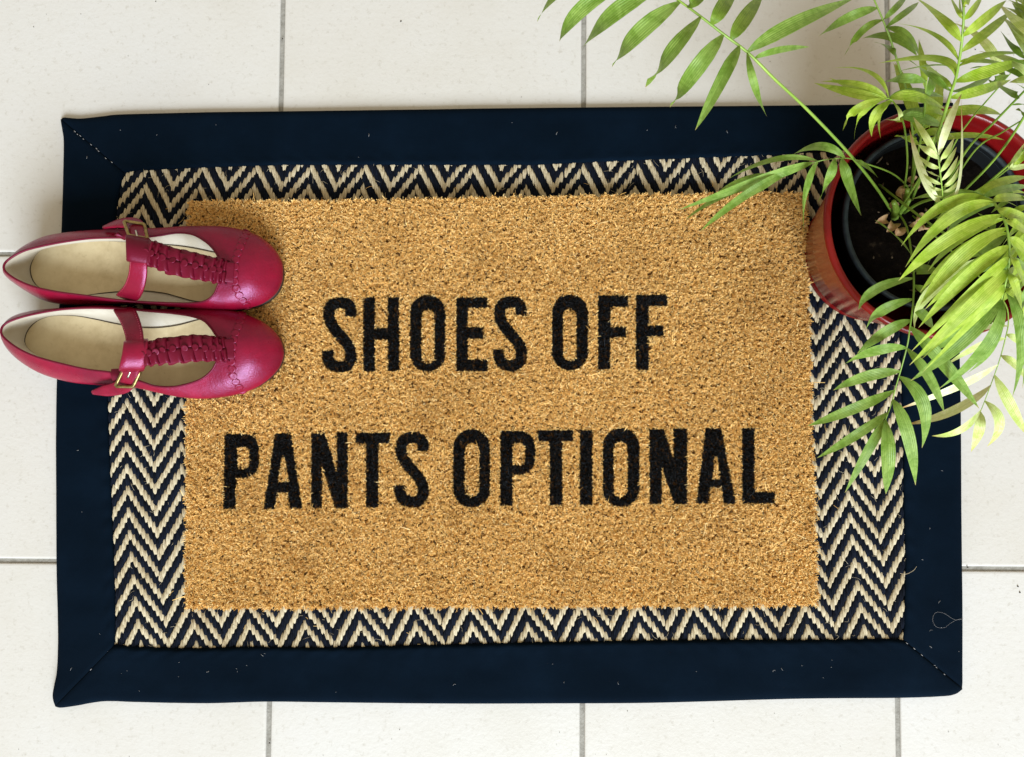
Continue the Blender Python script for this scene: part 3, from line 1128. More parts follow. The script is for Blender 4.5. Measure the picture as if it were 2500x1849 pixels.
zl = [60, 59, 57.5, 56, 54, 52, 52, 49, 46, 45, 46, 48, 50, 52, 54, 55, 55, 54, 52, 50, 48, 46, 45, 46, 48, 51, 53, 55, 57, 58, 59]
A = dict(
    label='crimson T-strap shoe lower in the photo, buckle toward the bottom of the rug', bright=True, z=zl,
    M=[None, (60, 1040), (150, 1140), (300, 1230), (500, 1290), (700, 1312), (850, 1318), (1000, 1335), (1180, 1375), (1320, 1402), (1460, 1412), (1620, 1400), (1780, 1362), (1905, 1300), (2006, 1205), (2047, 1118), (2052, 1050), (2024, 965), (1957, 890), (1848, 822), (1700, 772), (1520, 758), (1300, 762), (1100, 762), (950, 752), None, None, None, None, None, None],
    T=[(8, 918), (32, 970), (130, 1045), (260, 1105), (430, 1153), (640, 1200), (830, 1225), (1020, 1285), (1130, 1320), (1260, 1325), (1380, 1300), (1470, 1265), (1535, 1212), (1568, 1160), (1590, 1110), (1598, 1060), (1598, 1010), (1588, 975), (1565, 940), (1530, 890), (1475, 840), (1380, 808), (1240, 788), (1100, 776), (950, 762), (750, 752), (600, 752), (450, 762), (300, 785), (150, 820), (42, 864)],
    I=[(180, 1000), (205, 1050), (270, 1100), (400, 1165), (600, 1225), (800, 1265), (1000, 1300), (1200, 1325), (1400, 1318), (1600, 1275), (1740, 1190), (1800, 1080), (1790, 960), (1700, 860), (1560, 815), (1450, 835), (1300, 875), (1150, 895), (1000, 892), (850, 868), (700, 835), (550, 808), (400, 805), (300, 830), (240, 870), (195, 930)],
    seam_y=[760, 800, 880, 960, 1050, 1140, 1240, 1310, 1340, 1370], seam_x=[1770, 1760, 1735, 1700, 1690, 1682, 1690, 1725, 1750, 1775],
    tstrap=[(960, 1098, .0905), (1060, 1085, .089), (1200, 1062, .085), (1400, 1042, .079), (1560, 1048, .0735), (1650, 1050, .069), (1700, 1050, .066)],
    strap=[(890, 758, .0585), (925, 800, .070), (955, 870, .079), (976, 950, .086), (978, 1040, .090), (968, 1130, .0885), (950, 1205, .080), (935, 1265, .0725), (905, 1312, .066), (845, 1340, .0615), (760, 1356, .058), (672, 1366, .055)],
    strap_w=[.0085, .0092, .0088, .0085, .0084, .0084, .0084, .0082, .0080, .0070, .0060, .0020],
    strap_side=[(1, .05, 0), (1, -.25, 0), (1, -.15, 0), (1, 0, 0), (1, .05, 0), (1, .1, 0), (1, .1, 0), (1, .25, -.1), (.75, .65, -.2), (.4, .9, -.4), (.3, .9, -.5), (.3, .9, -.5)],
    loop=[(990, 990, .0840), (988, 1012, .0915), (978, 1100, .0935), (962, 1180, .0895), (955, 1204, .0820)], loop_w=.0112,
    buckle=[(893, 1212, .0745), (1022, 1212, .0745), (968, 1325, .0665), (838, 1322, .0665)],
    gore=[(850, 1195, .0640), (845, 1240, .0660), (860, 1290, .0620)])
B = dict(
    label='crimson T-strap shoe higher in the photo, buckle toward the top of the rug', bright=False, z=zl,
    M=[None, (60, 525), (150, 600), (300, 690), (430, 722), (620, 728), (850, 722), (1000, 724), (1180, 738), (1330, 752), (1500, 765), (1680, 770), (1820, 748), (1920, 708), (2000, 640), (2042, 550), (2048, 460), (2033, 392), (1972, 302), (1866, 220), (1720, 172), (1560, 155), (1350, 158), (1150, 170), (1000, 172), (850, 178), (650, 188), (480, 203), (330, 232), (200, 295), None],
    T=[(28, 448), (46, 493), (130, 550), (260, 602), (430, 637), (620, 662), (850, 693), (1000, 706), (1150, 713), (1290, 718), (1420, 716), (1500, 698), (1555, 655), (1580, 600), (1600, 550), (1606, 500), (1606, 455), (1598, 415), (1580, 365), (1545, 315), (1490, 265), (1400, 216), (1290, 204), (1150, 225), (1000, 240), (840, 240), (660, 245), (480, 268), (310, 300), (170, 338), (62, 400)],
    I=[(222, 490), (245, 560), (300, 612), (430, 655), (600, 662), (750, 643), (900, 630), (1050, 627), (1200, 645), (1300, 672), (1440, 705), (1600, 690), (1740, 640), (1800, 560), (1790, 470), (1700, 385), (1500, 335), (1300, 300), (1100, 285), (900, 268), (700, 262), (500, 270), (380, 285), (310, 315), (250, 380), (225, 440)],
    seam_y=[185, 240, 300, 350, 400, 470, 560, 620, 680, 720, 760], seam_x=[1800, 1775, 1750, 1730, 1715, 1705, 1705, 1720, 1750, 1785, 1810],
    tstrap=[(1000, 330, .0905), (1085, 350, .089), (1200, 390, .085), (1400, 440, .079), (1560, 475, .0735), (1650, 490, .069), (1700, 495, .066)],
    strap=[(905, 682, .0585), (955, 640, .070), (985, 575, .079), (1002, 500, .085), (1006, 420, .090), (1006, 330, .0885), (1004, 262, .081), (1000, 205, .0745), (985, 150, .068), (930, 130, .0635), (840, 138, .060), (752, 165, .057)],
    strap_w=[.0085, .0094, .0092, .0088, .0084, .0084, .0084, .0082, .0080, .0070, .0060, .0020],
    strap_side=[(1, .1, 0), (.95, .3, 0), (1, .25, 0), (1, .08, 0), (1, 0, 0), (1, 0, 0), (1, 0, 0), (1, 0, 0), (.8, -.5, -.3), (.3, -.9, -.5), (.3, -.9, -.6), (.3, -.9, -.6)],
    loop=[(1008, 425, .0835), (1008, 408, .0915), (1008, 330, .0935), (1006, 262, .0895), (1004, 240, .0825)], loop_w=.0112,
    buckle=[(938, 224, .0755), (1072, 246, .0755), (1052, 142, .0670), (900, 118, .0670)],
    gore=[(872, 238, .0640), (890, 225, .0665), (900, 190, .0640)])
shoe(A)
shoe(B)

# ------------------------------------------------------------------ pot, inner pot, soil
pc = W(2122, 622, .0085)
pot = thing('flower_pot', pc, 'glossy dark red glazed ceramic pot standing on the rug corner', 'flower pot')
V, F = lathe([(0, .0005), (.066, .0), (.070, .0006), (.0722, .0025), (.0724, .0055), (.0712, .0072), (.0716, .0086), (.0735, .0100), (.0738, .0125), (.0730, .0140), (.0742, .018), (.0800, .045), (.0868, .075), (.0930, .105), (.0978, .128), (.0990, .1355), (.0985, .1365)], pc, 96)
mk('body', V, F, glaze_m, pot)
V, F = lathe([(.0980, .1345), (.1010, .1360), (.1040, .1385), (.1052, .1420), (.1046, .1455), (.1022, .1472), (.0998, .1462), (.0982, .1430), (.0974, .1380), (.0968, .1300)], pc, 96)
mk('rim', V, F, glaze_m, pot)
V, F = lathe([(.0969, .1310), (.0930, .110), (.086, .07), (.075, .02), (0, .016)], pc, 96)
mk('inside_wall', V, F, glaze_m, pot)

nc = W(2285, 536, .135)
nc[2] = .030
nur = thing('nursery_pot', nc, 'dark plastic nursery pot sitting inside the red glazed pot', 'plant pot')
V, F = lathe([(0, .0), (.062, .0), (.078, .098), (.0790, .1000)], nc, 80)
mk('wall', V, F, plastic_d, nur)
V, F = lathe([(.0785, .1002), (.0838, .1000), (.0845, .1020), (.0838, .1050), (.0822, .1057), (.0802, .1052), (.0797, .1035)], nc, 80)
mk('rim', V, F, plastic_m, nur)
V, F = lathe([(.0797, .1036), (.0790, .1010), (.0765, .078)], nc, 80)
mk('inside_wall', V, F, plastic_d, nur)
V = []
NRr, NAa = 22, 60
for i in range(NRr):
    for k in range(NAa):
        r = .0772 * (i + .02) / (NRr - 1)
        a = 2 * math.pi * k / NAa
        p = np.array([[r * math.cos(a), r * math.sin(a)]])
        V.append((nc[0] + p[0, 0], nc[1] + p[0, 1], nc[2] + .086 + .0028 * float(fbm(p * 16, 21)[0])))
mk('soil', V, grid_faces(NRr, NAa, False, True), soil_m, nur, kind='stuff')
V, F = [], []
for q in range(34):
    a, r = rng.uniform(0, 6.28), .074 * math.sqrt(rng.uniform(0, 1))
    c_ = np.array([nc[0] + r * math.cos(a), nc[1] + r * math.sin(a), nc[2] + .0885])
    d = norm(rng.normal(size=3) * np.array([1, 1, .3])) * rng.uniform(.001, .0042)
    v, f = tube([c_ - d, c_ + d * .2, c_ + d], [.0004, rng.uniform(.0006, .0014), .0003], 5)
    F += [tuple(i + len(V) for i in ff) for ff in f]
    V += list(v)
mk('soil_crumbs', V, F, crumb_m, nur, kind='stuff')

# ------------------------------------------------------------------ palm
palm = thing('palm_plant', np.array([*W(2190, 525, .117)[:2], .117]), 'leafy green parlour palm with arching fronds growing in the red pot', 'plant')
WP_T = [0, .05, .14, .28, .45, .62, .76, .87, .95, 1]
WP_W = [.13, .32, .64, .92, 1.0, .93, .74, .45, .19, .02]


def leaflet(frond, b, m, t, w, mat, roll=None, fold=.16):
    B_, M_, T_ = np.array(b), np.array(m), np.array(t)
    ctrl = 2 * M_ - (B_ + T_) / 2
    n, k = 15, 7
    tt = np.linspace(0, 1, n)[:, None]
    P = (1 - tt) ** 2 * B_ + 2 * tt * (1 - tt) * ctrl + tt ** 2 * T_
    Tn = norm(np.gradient(P, axis=0))
    S = norm(np.cross(Tn, [0, 0, 1.0]))
    U = np.cross(S, Tn)
    if roll is None:
        roll = random.gauss(0, .28)
    S2 = S * math.cos(roll) + U * math.sin(roll)
    U2 = np.cross(S2, Tn)
    hw = np.interp(tt[:, 0], WP_T, WP_W) * w * .56
    vs = np.linspace(-1, 1, k)
    wav = .05 * np.sin(tt[:, 0] * random.uniform(5, 9) + random.uniform(0, 6))
    V = np.zeros((n, k, 3))
    for j, v in enumerate(vs):
        V[:, j] = P + S2 * (hw * v)[:, None] + U2 * (hw * (fold * (abs(v) ** 1.3) + wav * v))[:, None]
    at = np.zeros((n, k, 2))
    at[:, :, 0] = tt
    at[:, :, 1] = (vs + 1) / 2
    o = mk('leaflet', V.reshape(-1, 3), grid_faces(n, k), mat, frond, attr=at.reshape(-1, 2))
    return o


def frond(tr, scale, rach, leaves, mat, rad=(.0021, .0009), droop=.03, name='frond', zoff=0, dense=0.0):
    """rach: (x, y, z) in zoom coordinates; leaves: (b, m, t, width px[, material])"""
    R2 = np.array([tr(x, y) for x, y, _ in rach])
    Z = np.array([z for _, _, z in rach]) + zoff
    P = np.array([W(*p, z) for p, z in zip(R2, Z)])
    path = catmull(P, 40)
    V, F = tube(path, np.linspace(rad[0] * .50, rad[1] * .50, 40), 8)
    fo = mk(name, V, F, stem_m, palm)
    ppx = project(path)
    for L in leaves:
        b, m, t, w = L[:4]
        mt = L[4] if len(L) > 4 else mat
        dr = L[5] if len(L) > 5 else droop
        bp, mp, tp = tr(*b), tr(*m), tr(*t)
        i = np.argmin(np.linalg.norm(ppx - np.array(bp), axis=1))
        zb_ = path[i][2] + .0005
        zt_ = zb_ - dr * random.uniform(.7, 1.3)
        zm_ = zb_ + .010 * random.uniform(.2, 1.2) - dr * .18
        wm = w / scale * (CAM[2] - zm_) / FPX
        # attach exactly to the stalk when the traced base lies on it
        bw = W(*bp, zb_)
        if np.linalg.norm(bw - path[i]) < .012:
            bw = path[i]
        leaflet(fo, bw, W(*mp, zm_), W(*tp, zt_), wm, mt)
        if random.random() < dense:          # a second, narrower leaflet just below and beside it
            dv = np.array(tp) - np.array(bp)
            pv = np.array([-dv[1], dv[0]]) / np.linalg.norm(dv) * random.choice((-1, 1)) * random.uniform(9, 20)
            k_ = random.uniform(.72, .95)
            b2 = path[min(i + 1, 39)]
            m2 = np.array(bp) + (np.array(mp) - np.array(bp)) * k_ + pv * .8
            t2 = np.array(bp) + dv * k_ + pv * 2.0
            leaflet(fo, b2, W(*m2, zm_ - .012), W(*t2, zt_ - .016), wm * .8, random.choice((mt, leaf_mid, leaf_lime)))
    return fo


g2, g3, g4, g5, g6 = T(1300, 0, 1.8617), T(1600, 200, 2.36), T(2000, 0, 4.464), T(2050, 350, 4.464), T(2050, 680, 3.933)

# long frond reaching to the upper left
frond(g2, 1.8617, [(1648, 985, .118), (1560, 850, .160), (1440, 700, .205), (1250, 500, .250), (1100, 360, .278), (985, 245, .292), (860, 150, .302), (770, 80, .306), (660, 0, .308), (540, -70, .305), (400, -130, .298), (280, -170, .29)], [
    ((988, 255), (1012, 400), (1065, 530), 34),
    ((940, 225), (862, 365), (740, 592), 62),
    ((860, 155), (738, 325), (625, 488), 70),
    ((765, 85), (628, 245), (513, 398), 76),
    ((655, 5), (480, 155), (362, 305), 76),
    ((560, -60), (372, 62), (226, 222), 74),
    ((440, -110), (228, 40), (122, 190), 66),
    ((300, -165), (120, -30), (22, 100), 52),
    ((995, 240), (1190, 110), (1465, -8), 62),
    ((1025, 265), (1115, 228), (1262, 214), 28),
    ((910, 175), (965, 85), (1050, -30), 62, leaf_dark),
    ((825, 100), (868, 25), (940, -80), 62, leaf_dark),
    ((715, 35), (760, -20), (820, -110), 52, leaf_dark)], leaf_mid, (.0026, .0012), .045)
# small drooping frond over the pot's left rim
frond(g3, 2.36, [(1455, 605, .125), (1390, 545, .150), (1320, 508, .175), (1220, 474, .190), (1130, 444, .198), (1050, 442, .200), (930, 460, .197), (760, 520, .188), (600, 590, .175)], [
    ((1082, 442), (1115, 590), (1186, 772), 66),
    ((1030, 448), (998, 560), (935, 695), 54),
    ((925, 462), (862, 640), (856, 885), 62),
    ((1135, 448), (1215, 488), (1285, 556), 28),
    ((1088, 438), (960, 372), (796, 418), 44),
    ((900, 462), (620, 560), (125, 742), 52),
    ((850, 478), (540, 640), (258, 862), 46),
    ((930, 452), (690, 448), (420, 560), 34),
    ((760, 522), (620, 608), (480, 700), 26),
    ((600, 590), (350, 680), (170, 800), 30),
    ((700, 540), (520, 560), (330, 660), 30)], leaf_mid, (.0016, .0006), .05)
# tall frond to the top, bright lime
frond(g4, 4.464, [(1010, 2180, .118), (1180, 1750, .190), (1330, 1350, .260), (1440, 1000, .300), (1490, 850, .315), (1530, 640, .330), (1560, 400, .342), (1575, 150, .350), (1562, 0, .352), (1540, -150, .350)], [
    ((1540, 455), (1345, 215), (1030, -40), 116),
    ((1503, 655), (1270, 395), (850, 258), 108),
    ((1475, 840), (1290, 650), (640, 692), 118),
    ((1432, 1010), (1180, 800), (960, 650), 116, leaf_mid),
    ((1560, 225), (1490, 90), (1430, -40), 56),
    ((1572, 385), (1800, 205), (2040, 5), 100),
    ((1555, 565), (1830, 350), (2095, 120), 98),
    ((1540, 705), (1860, 600), (2260, 590), 96),
    ((1500, 905), (1850, 775), (2260, 650), 118),
    ((1590, 200), (1685, 90), (1780, -40), 84),
    ((1576, 90), (1620, 0), (1650, -90), 64),
    ((1440, 1095), (1760, 985), (2090, 870), 100)], leaf_lime, (.0026, .0012), .04, dense=.6)
# young bleached frond hanging in the middle
frond(g5, 4.464, [(640, 740, .120), (840, 430, .210), (960, 180, .280), (1040, -80, .318), (1072, 20, .322), (1080, 190, .318), (1108, 420, .305), (1122, 560, .295), (1120, 660, .285)], [
    ((1088, 672), (930, 400), (760, -150), 80, leaf_dry),
    ((1070, 170), (940, -60), (800, -290), 74, leaf_pale),
    ((1075, 180), (960, 80), (845, 10), 66, leaf_pale),
    ((1082, 292), (975, 235), (855, 130), 50, leaf_pale),
    ((1092, 365), (980, 318), (880, 240), 46, leaf_pale),
    ((1100, 445), (1000, 405), (910, 330), 42, leaf_pale),
    ((1108, 515), (1030, 495), (950, 440), 32, leaf_pale),
    ((1115, 590), (1050, 575), (985, 520), 26, leaf_pale),
    ((1080, 120), (1180, -200), (1330, -540), 76, leaf_dry),
    ((1090, 215), (1165, 100), (1250, -60), 54, leaf_pale),
    ((1100, 315), (1185, 200), (1275, 40), 50, leaf_pale),
    ((1110, 395), (1212, 290), (1290, 140), 48, leaf_pale),
    ((1122, 480), (1225, 405), (1300, 250), 44, leaf_pale),
    ((1128, 535), (1230, 490), (1305, 380), 36, leaf_pale),
    ((1130, 600), (1230, 560), (1310, 470), 28, leaf_pale),
    ((1132, 640), (1300, 420), (1322, -480), 44, leaf_dry)], leaf_pale, (.0016, .0007), .008)
# rosette leaning over the back left rim
frond(g4, 4.464, [(900, 2200, .118), (960, 1800, .170), (930, 1400, .225), (850, 1180, .255), (775, 1080, .268), (720, 1080, .270), (640, 1090, .270)], [
    ((772, 1020), (560, 800), (150, 744), 82),
    ((745, 1090), (450, 925), (15, 890), 62),
    ((730, 1112), (400, 1025), (-60, 905), 100),
    ((720, 1112), (395, 1205), (258, 1425), 84),
    ((775, 1120), (612, 1255), (572, 1492), 92),
    ((790, 1030), (1060, 1060), (1390, 1200), 118),
    ((800, 1130), (880, 1290), (690, 1295), 50, leaf_pale),
    ((900, 1270), (1100, 1290), (1380, 1390), 120, leaf_mid)], leaf_lime, (.0018, .0008), .035, dense=.5)
# upright frond behind it
frond(g4, 4.464, [(1000, 2150, .118), (1030, 1600, .170), (960, 1050, .205), (890, 800, .220), (830, 600, .230), (765, 400, .238), (690, 210, .244), (600, 0, .250), (540, -150, .25)], [
    ((695, 240), (470, 340), (268, 615), 74, leaf_dark),
    ((645, 108), (330, 190), (-10, 400), 98),
    ((725, 215), (850, 70), (960, -60), 64),
    ((790, 262), (940, 140), (1085, 25), 68),
    ((770, 262), (960, 400), (1100, 640), 96, leaf_dark),
    ((830, 600), (760, 520), (590, 460), 70, leaf_dark),
    ((1060, 600), (800, 410), (470, 420), 100, leaf_dark),
    ((1030, 1280), (950, 1000), (810, 690), 120, leaf_lime),
    ((1140, 885), (930, 860), (690, 900), 96, leaf_dark),
    ((1200, 1400), (1200, 1130), (1205, 860), 104, leaf_lime),
    ((1090, 1400), (1290, 1050), (1280, 780), 80, leaf_lime),
    ((1100, 1420), (1250, 1290), (1400, 1330), 110, leaf_lime),
    ((1150, 1560), (1000, 1500), (825, 1490), 66, leaf_lime),
    ((1150, 1520), (1560, 1480), (2020, 1530), 74, leaf_lime),
    ((1300, 1260), (1700, 1200), (1990, 1255), 120, leaf_lime)], leaf_mid, (.0022, .0011), .03)
# fronds reaching out of the frame to the right
frond(g4, 4.464, [(1250, 2250, .118), (1600, 1650, .190), (1900, 1340, .240), (2230, 1000, .285), (2450, 780, .31), (2650, 500, .325)], [
    ((2210, 1120), (2060, 1000), (1820, 850), 118, leaf_dark),
    ((2240, 640), (2080, 480), (1975, 335), 105, leaf_dark),
    ((2300, 900), (2050, 760), (1760, 730), 95, leaf_dark),
    ((2420, 800), (2200, 420), (1990, 180), 120, leaf_pale),
    ((2600, 560), (2350, 300), (2100, 30), 125, leaf_lime),
    ((2620, 540), (2400, 130), (2180, -60), 120, leaf_lime),
    ((2300, 930), (2150, 700), (1740, 560), 90, leaf_pale),
    ((2350, 880), (2300, 760), (2200, 560), 80, leaf_dark)], leaf_mid, (.0022, .0012), .03)
frond(g4, 4.464, [(1300, 2250, .118), (1690, 1650, .180), (2000, 1440, .215), (2230, 1300, .240), (2500, 1130, .26)], [
    ((2260, 1280), (2220, 1220), (2140, 1200), 70, leaf_dark)], leaf_mid, (.0018, .0009), .02)
frond(g4, 4.464, [(1200, 2150, .118), (1480, 1560, .165), (1640, 1320, .190), (1800, 1130, .215), (1950, 960, .232), (2060, 830, .240), (2150, 720, .245)], [
    ((2060, 830), (1900, 880), (1840, 870), 80, leaf_dark),
    ((2100, 780), (2250, 770), (2380, 820), 90),
    ((2000, 900), (1800, 470), (1420, 240), 110, leaf_pale),
    ((2040, 860), (1900, 740), (1640, 750), 80, leaf_dark)], leaf_mid, (.0017, .0008), .03)
# big frond arching over the front right of the pot
frond(g5, 4.464, [(700, 760, .118), (900, 640, .170), (1250, 570, .245), (1600, 600, .290), (1710, 690, .300), (1800, 850, .305), (1842, 1050, .306), (1850, 1220, .303), (1835, 1400, .297), (1800, 1560, .290), (1765, 1700, .28)], [
    ((1610, 592), (1250, 535), (790, 608), 76, leaf_mid),
    ((1600, 600), (1110, 690), (670, 1122), 116),
    ((1690, 650), (1170, 830), (715, 1352), 126),
    ((1745, 780), (1190, 1040), (640, 1502), 138),
    ((1810, 925), (1330, 1230), (880, 1760), 146),
    ((1838, 1120), (1420, 1420), (860, 2010), 140),
    ((1848, 1260), (1500, 1560), (780, 2270), 135),
    ((1838, 1400), (1500, 1700), (760, 2420), 130),
    ((1800, 1560), (1540, 1830), (900, 2500), 126),
    ((1650, 600), (1850, 590), (2080, 610), 95),
    ((1735, 705), (1910, 785), (2110, 840), 105),
    ((1815, 835), (1960, 910), (2120, 1050), 95),
    ((1842, 1005), (1985, 1130), (2110, 1330), 95),
    ((1850, 1210), (1960, 1400), (2050, 1680), 90),
    ((1838, 1380), (1930, 1600), (1990, 1860), 95),
    ((1500, 575), (1750, 430), (2060, 365), 95),
    ((1560, 590), (1800, 500), (2080, 470), 80, leaf_mid)], leaf_lime, (.0026, .0011), .05, dense=.75)
# continuation below: lower leaflets of that cluster
frond(g6, 3.933, [(380, -900, .118), (900, -500, .190), (1400, -200, .235), (1560, 20, .250), (1575, 130, .252), (1545, 240, .250), (1500, 340, .246), (1450, 440, .240)], [
    ((1600, 140), (1220, 560), (680, 985), 128, leaf_mid),
    ((1560, 200), (1420, 620), (950, 1062), 98, leaf_mid),
    ((1550, 230), (1465, 640), (1200, 925), 76, leaf_mid),
    ((1590, 60), (1735, 560), (1655, 1145), 108, leaf_mid),
    ((1400, -210), (870, 130), (718, 482), 104, leaf_pale),
    ((1560, 60), (1660, -60), (1790, -60), 90),
    ((1590, 100), (1700, 150), (1800, 260), 90)], leaf_lime, (.0022, .0010), .05, dense=.6)
# frond drooping over the weave at the front
frond(g6, 3.933, [(-60, -640, .118), (60, -420, .160), (130, -180, .188), (700, 0, .200), (700, 240, .205)][:0] or
      [(545, -650, .118), (640, -500, .150), (690, -230, .185), (712, -20, .200), (705, 240, .206), (672, 490, .205), (650, 640, .200), (592, 860, .188), (540, 1040, .174), (495, 1210, .158), (440, 1360, .142)], [
    ((702, 15), (345, 108), (182, 305), 86),
    ((700, 190), (395, 318), (246, 505), 90),
    ((682, 392), (435, 518), (168, 722), 92),
    ((645, 652), (330, 695), (2, 850), 100),
    ((585, 870), (260, 940), (-62, 1075), 96),
    ((535, 1060), (125, 1255), (-310, 1418), 92),
    ((472, 1282), (165, 1500), (-218, 1725), 82),
    ((430, 1365), (290, 1620), (50, 2060), 82),
    ((445, 1380), (462, 1740), (444, 2072), 138),
    ((510, 1175), (655, 1500), (728, 1985), 108),
    ((590, 925), (800, 1210), (790, 1628), 116),
    ((668, 690), (860, 960), (1005, 1290), 108),
    ((715, 470), (990, 810), (1340, 1250), 122),
    ((695, -250), (540, -400), (338, -560), 84),
    ((712, -70), (830, -85), (965, -70), 92, leaf_dark),
    ((712, 80), (860, 150), (1000, 210), 94, leaf_dark),
    ((700, 280), (820, 370), (900, 480), 88, leaf_dark)], leaf_mid, (.0019, .0008), .04)
# yellowing frond over the white tiles
frond(g6, 3.933, [(700, -600, .118), (1250, -100, .150), (1560, 200, .165), (1620, 400, .165), (1585, 600, .160), (1530, 800, .150), (1445, 1040, .135), (1360, 1260, .115), (1330, 1320, .11)], [
    ((1590, 590), (1330, 650), (980, 860), 66),
    ((1522, 805), (1130, 1035), (562, 1255), 86, leaf_dry),
    ((1448, 1042), (1090, 1275), (640, 1402), 86, leaf_dry),
    ((1368, 1258), (1150, 1455), (885, 1512), 84),
    ((1362, 1290), (1338, 1460), (1262, 1665), 84),
    ((1412, 1160), (1530, 1390), (1415, 1615), 96),
    ((1500, 955), (1640, 1225), (1800, 1510), 96),
    ((1555, 735), (1690, 835), (1810, 990), 76),
    ((1612, 535), (1720, 595), (1810, 690), 66),
    ((1560, 440), (1200, 490), (925, 642), 84, leaf_dry)], leaf_pale, (.0014, .0006), .025)
# crowded fronds at the right edge
frond(g4, 4.464, [(1350, 2300, .118), (1900, 1750, .200), (2300, 1150, .290), (2480, 600, .335), (2520, 250, .345), (2500, -60, .345)], [
    ((2500, 420), (2240, 300), (1960, 40), 112, leaf_pale),
    ((2510, 300), (2350, 130), (2060, -40), 118),
    ((2490, 560), (2260, 470), (1990, 190), 108, leaf_pale),
    ((2515, 200), (2400, 60), (2230, -80), 112),
    ((2470, 640), (2330, 700), (2060, 640), 100, leaf_mid),
    ((2420, 800), (2290, 860), (2070, 900), 96, leaf_pale),
    ((2480, 600), (2340, 560), (2150, 420), 90, leaf_mid)], leaf_lime, (.0022, .0012), .04, dense=.6)
frond(g5, 4.464, [(900, 800, .118), (1300, 620, .170), (1650, 420, .215), (1830, 285, .235), (2000, 180, .245), (2200, 60, .25)], [
    ((1835, 285), (1900, 190), (2030, -20), 56, leaf_pale),
    ((1850, 275), (1950, 190), (2060, 60), 60, leaf_pale),
    ((1840, 285), (1960, 260), (2090, 235), 56, leaf_pale),
    ((1880, 250), (2000, 150), (2080, 20), 50, leaf_lime)], leaf_pale, (.0016, .0008), .015)
frond(g5, 4.464, [(950, 900, .118), (1400, 900, .165), (1800, 1000, .200), (2050, 1200, .220), (2200, 1500, .225), (2260, 1800, .215)], [
    ((1800, 1000), (1500, 1180), (1230, 1180), 110, leaf_mid),
    ((1900, 1060), (1650, 1300), (1400, 1420), 110, leaf_mid),
    ((1960, 1110), (1780, 1330), (1540, 1580), 110, leaf_lime),
    ((1700, 960), (1620, 850), (1500, 760), 90, leaf_mid),
    ((1900, 1060), (2000, 960), (2080, 800), 100, leaf_lime),
    ((2080, 1240), (1960, 1500), (1720, 1760), 110, leaf_lime),
    ((2170, 1420), (2080, 1700), (1900, 1960), 110, leaf_lime),
    ((2050, 1200), (2080, 1080), (2160, 950), 90, leaf_lime)], leaf_lime, (.0020, .0010), .03, dense=.6)
# feathery fronds filling in at the right edge
frond(g4, 4.464, [(1400, 2350, .118), (1950, 1900, .190), (2330, 1500, .250), (2420, 1000, .290), (2400, 500, .305), (2330, 100, .31), (2300, -60, .31)], [
    ((2415, 900), (2250, 760), (2040, 700), 70), ((2415, 800), (2270, 640), (2090, 520), 70, leaf_pale),
    ((2410, 700), (2260, 520), (2120, 330), 72), ((2405, 600), (2260, 380), (2090, 250), 70, leaf_pale),
    ((2400, 480), (2250, 260), (2130, 80), 72), ((2380, 350), (2200, 160), (1900, 60), 76, leaf_pale),
    ((2350, 200), (2180, 60), (1960, -40), 76), ((2330, 100), (2210, 10), (2060, -80), 66, leaf_pale),
    ((2420, 1020), (2300, 1000), (2130, 900), 66, leaf_mid), ((2400, 1150), (2270, 1130), (2080, 1150), 66, leaf_mid)],
    leaf_lime, (.0020, .0010), .03)
frond(g5, 4.464, [(1000, 820, .118), (1500, 700, .200), (1900, 560, .255), (2080, 700, .270), (2130, 1000, .270), (2120, 1300, .262), (2090, 1600, .25)], [
    ((2060, 680), (1900, 760), (1700, 960), 70), ((2100, 820), (1920, 930), (1730, 1180), 72),
    ((2125, 960), (1960, 1090), (1760, 1400), 74), ((2130, 1100), (1990, 1290), (1800, 1580), 74),
    ((2120, 1280), (2000, 1500), (1840, 1800), 76), ((2100, 1480), (2010, 1700), (1880, 2000), 76, leaf_mid),
    ((1980, 590), (1830, 620), (1650, 760), 64, leaf_mid), ((1900, 560), (1750, 500), (1560, 520), 60, leaf_mid),
    ((2090, 1600), (2030, 1850), (1960, 2100), 72, leaf_pale)], leaf_lime, (.0018, .0009), .04)
# short lime blades crowding the crown
frond(g4, 4.464, [(1000, 2100, .118), (1060, 1750, .170), (1120, 1450, .215), (1150, 1200, .245), (1160, 1000, .262), (1165, 880, .27)], [
    ((1110, 1500), (985, 1080), (830, 690), 118),
    ((1150, 1420), (1195, 1120), (1200, 870), 100),
    ((1150, 1400), (1290, 1130), (1270, 760), 92),
    ((1130, 1330), (1040, 1260), (860, 1270), 96),
    ((1150, 1230), (1280, 1210), (1420, 1330), 104),
    ((1165, 900), (930, 855), (690, 905), 96, leaf_mid),
    ((1160, 980), (1130, 720), (1085, 430), 70),
    ((1120, 1480), (1300, 1440), (1480, 1500), 90),
    ((1080, 1560), (950, 1500), (820, 1490), 66),
    ((1150, 1100), (1230, 880), (1220, 740), 90, leaf_mid)], leaf_lime, (.0022, .0012), .02)
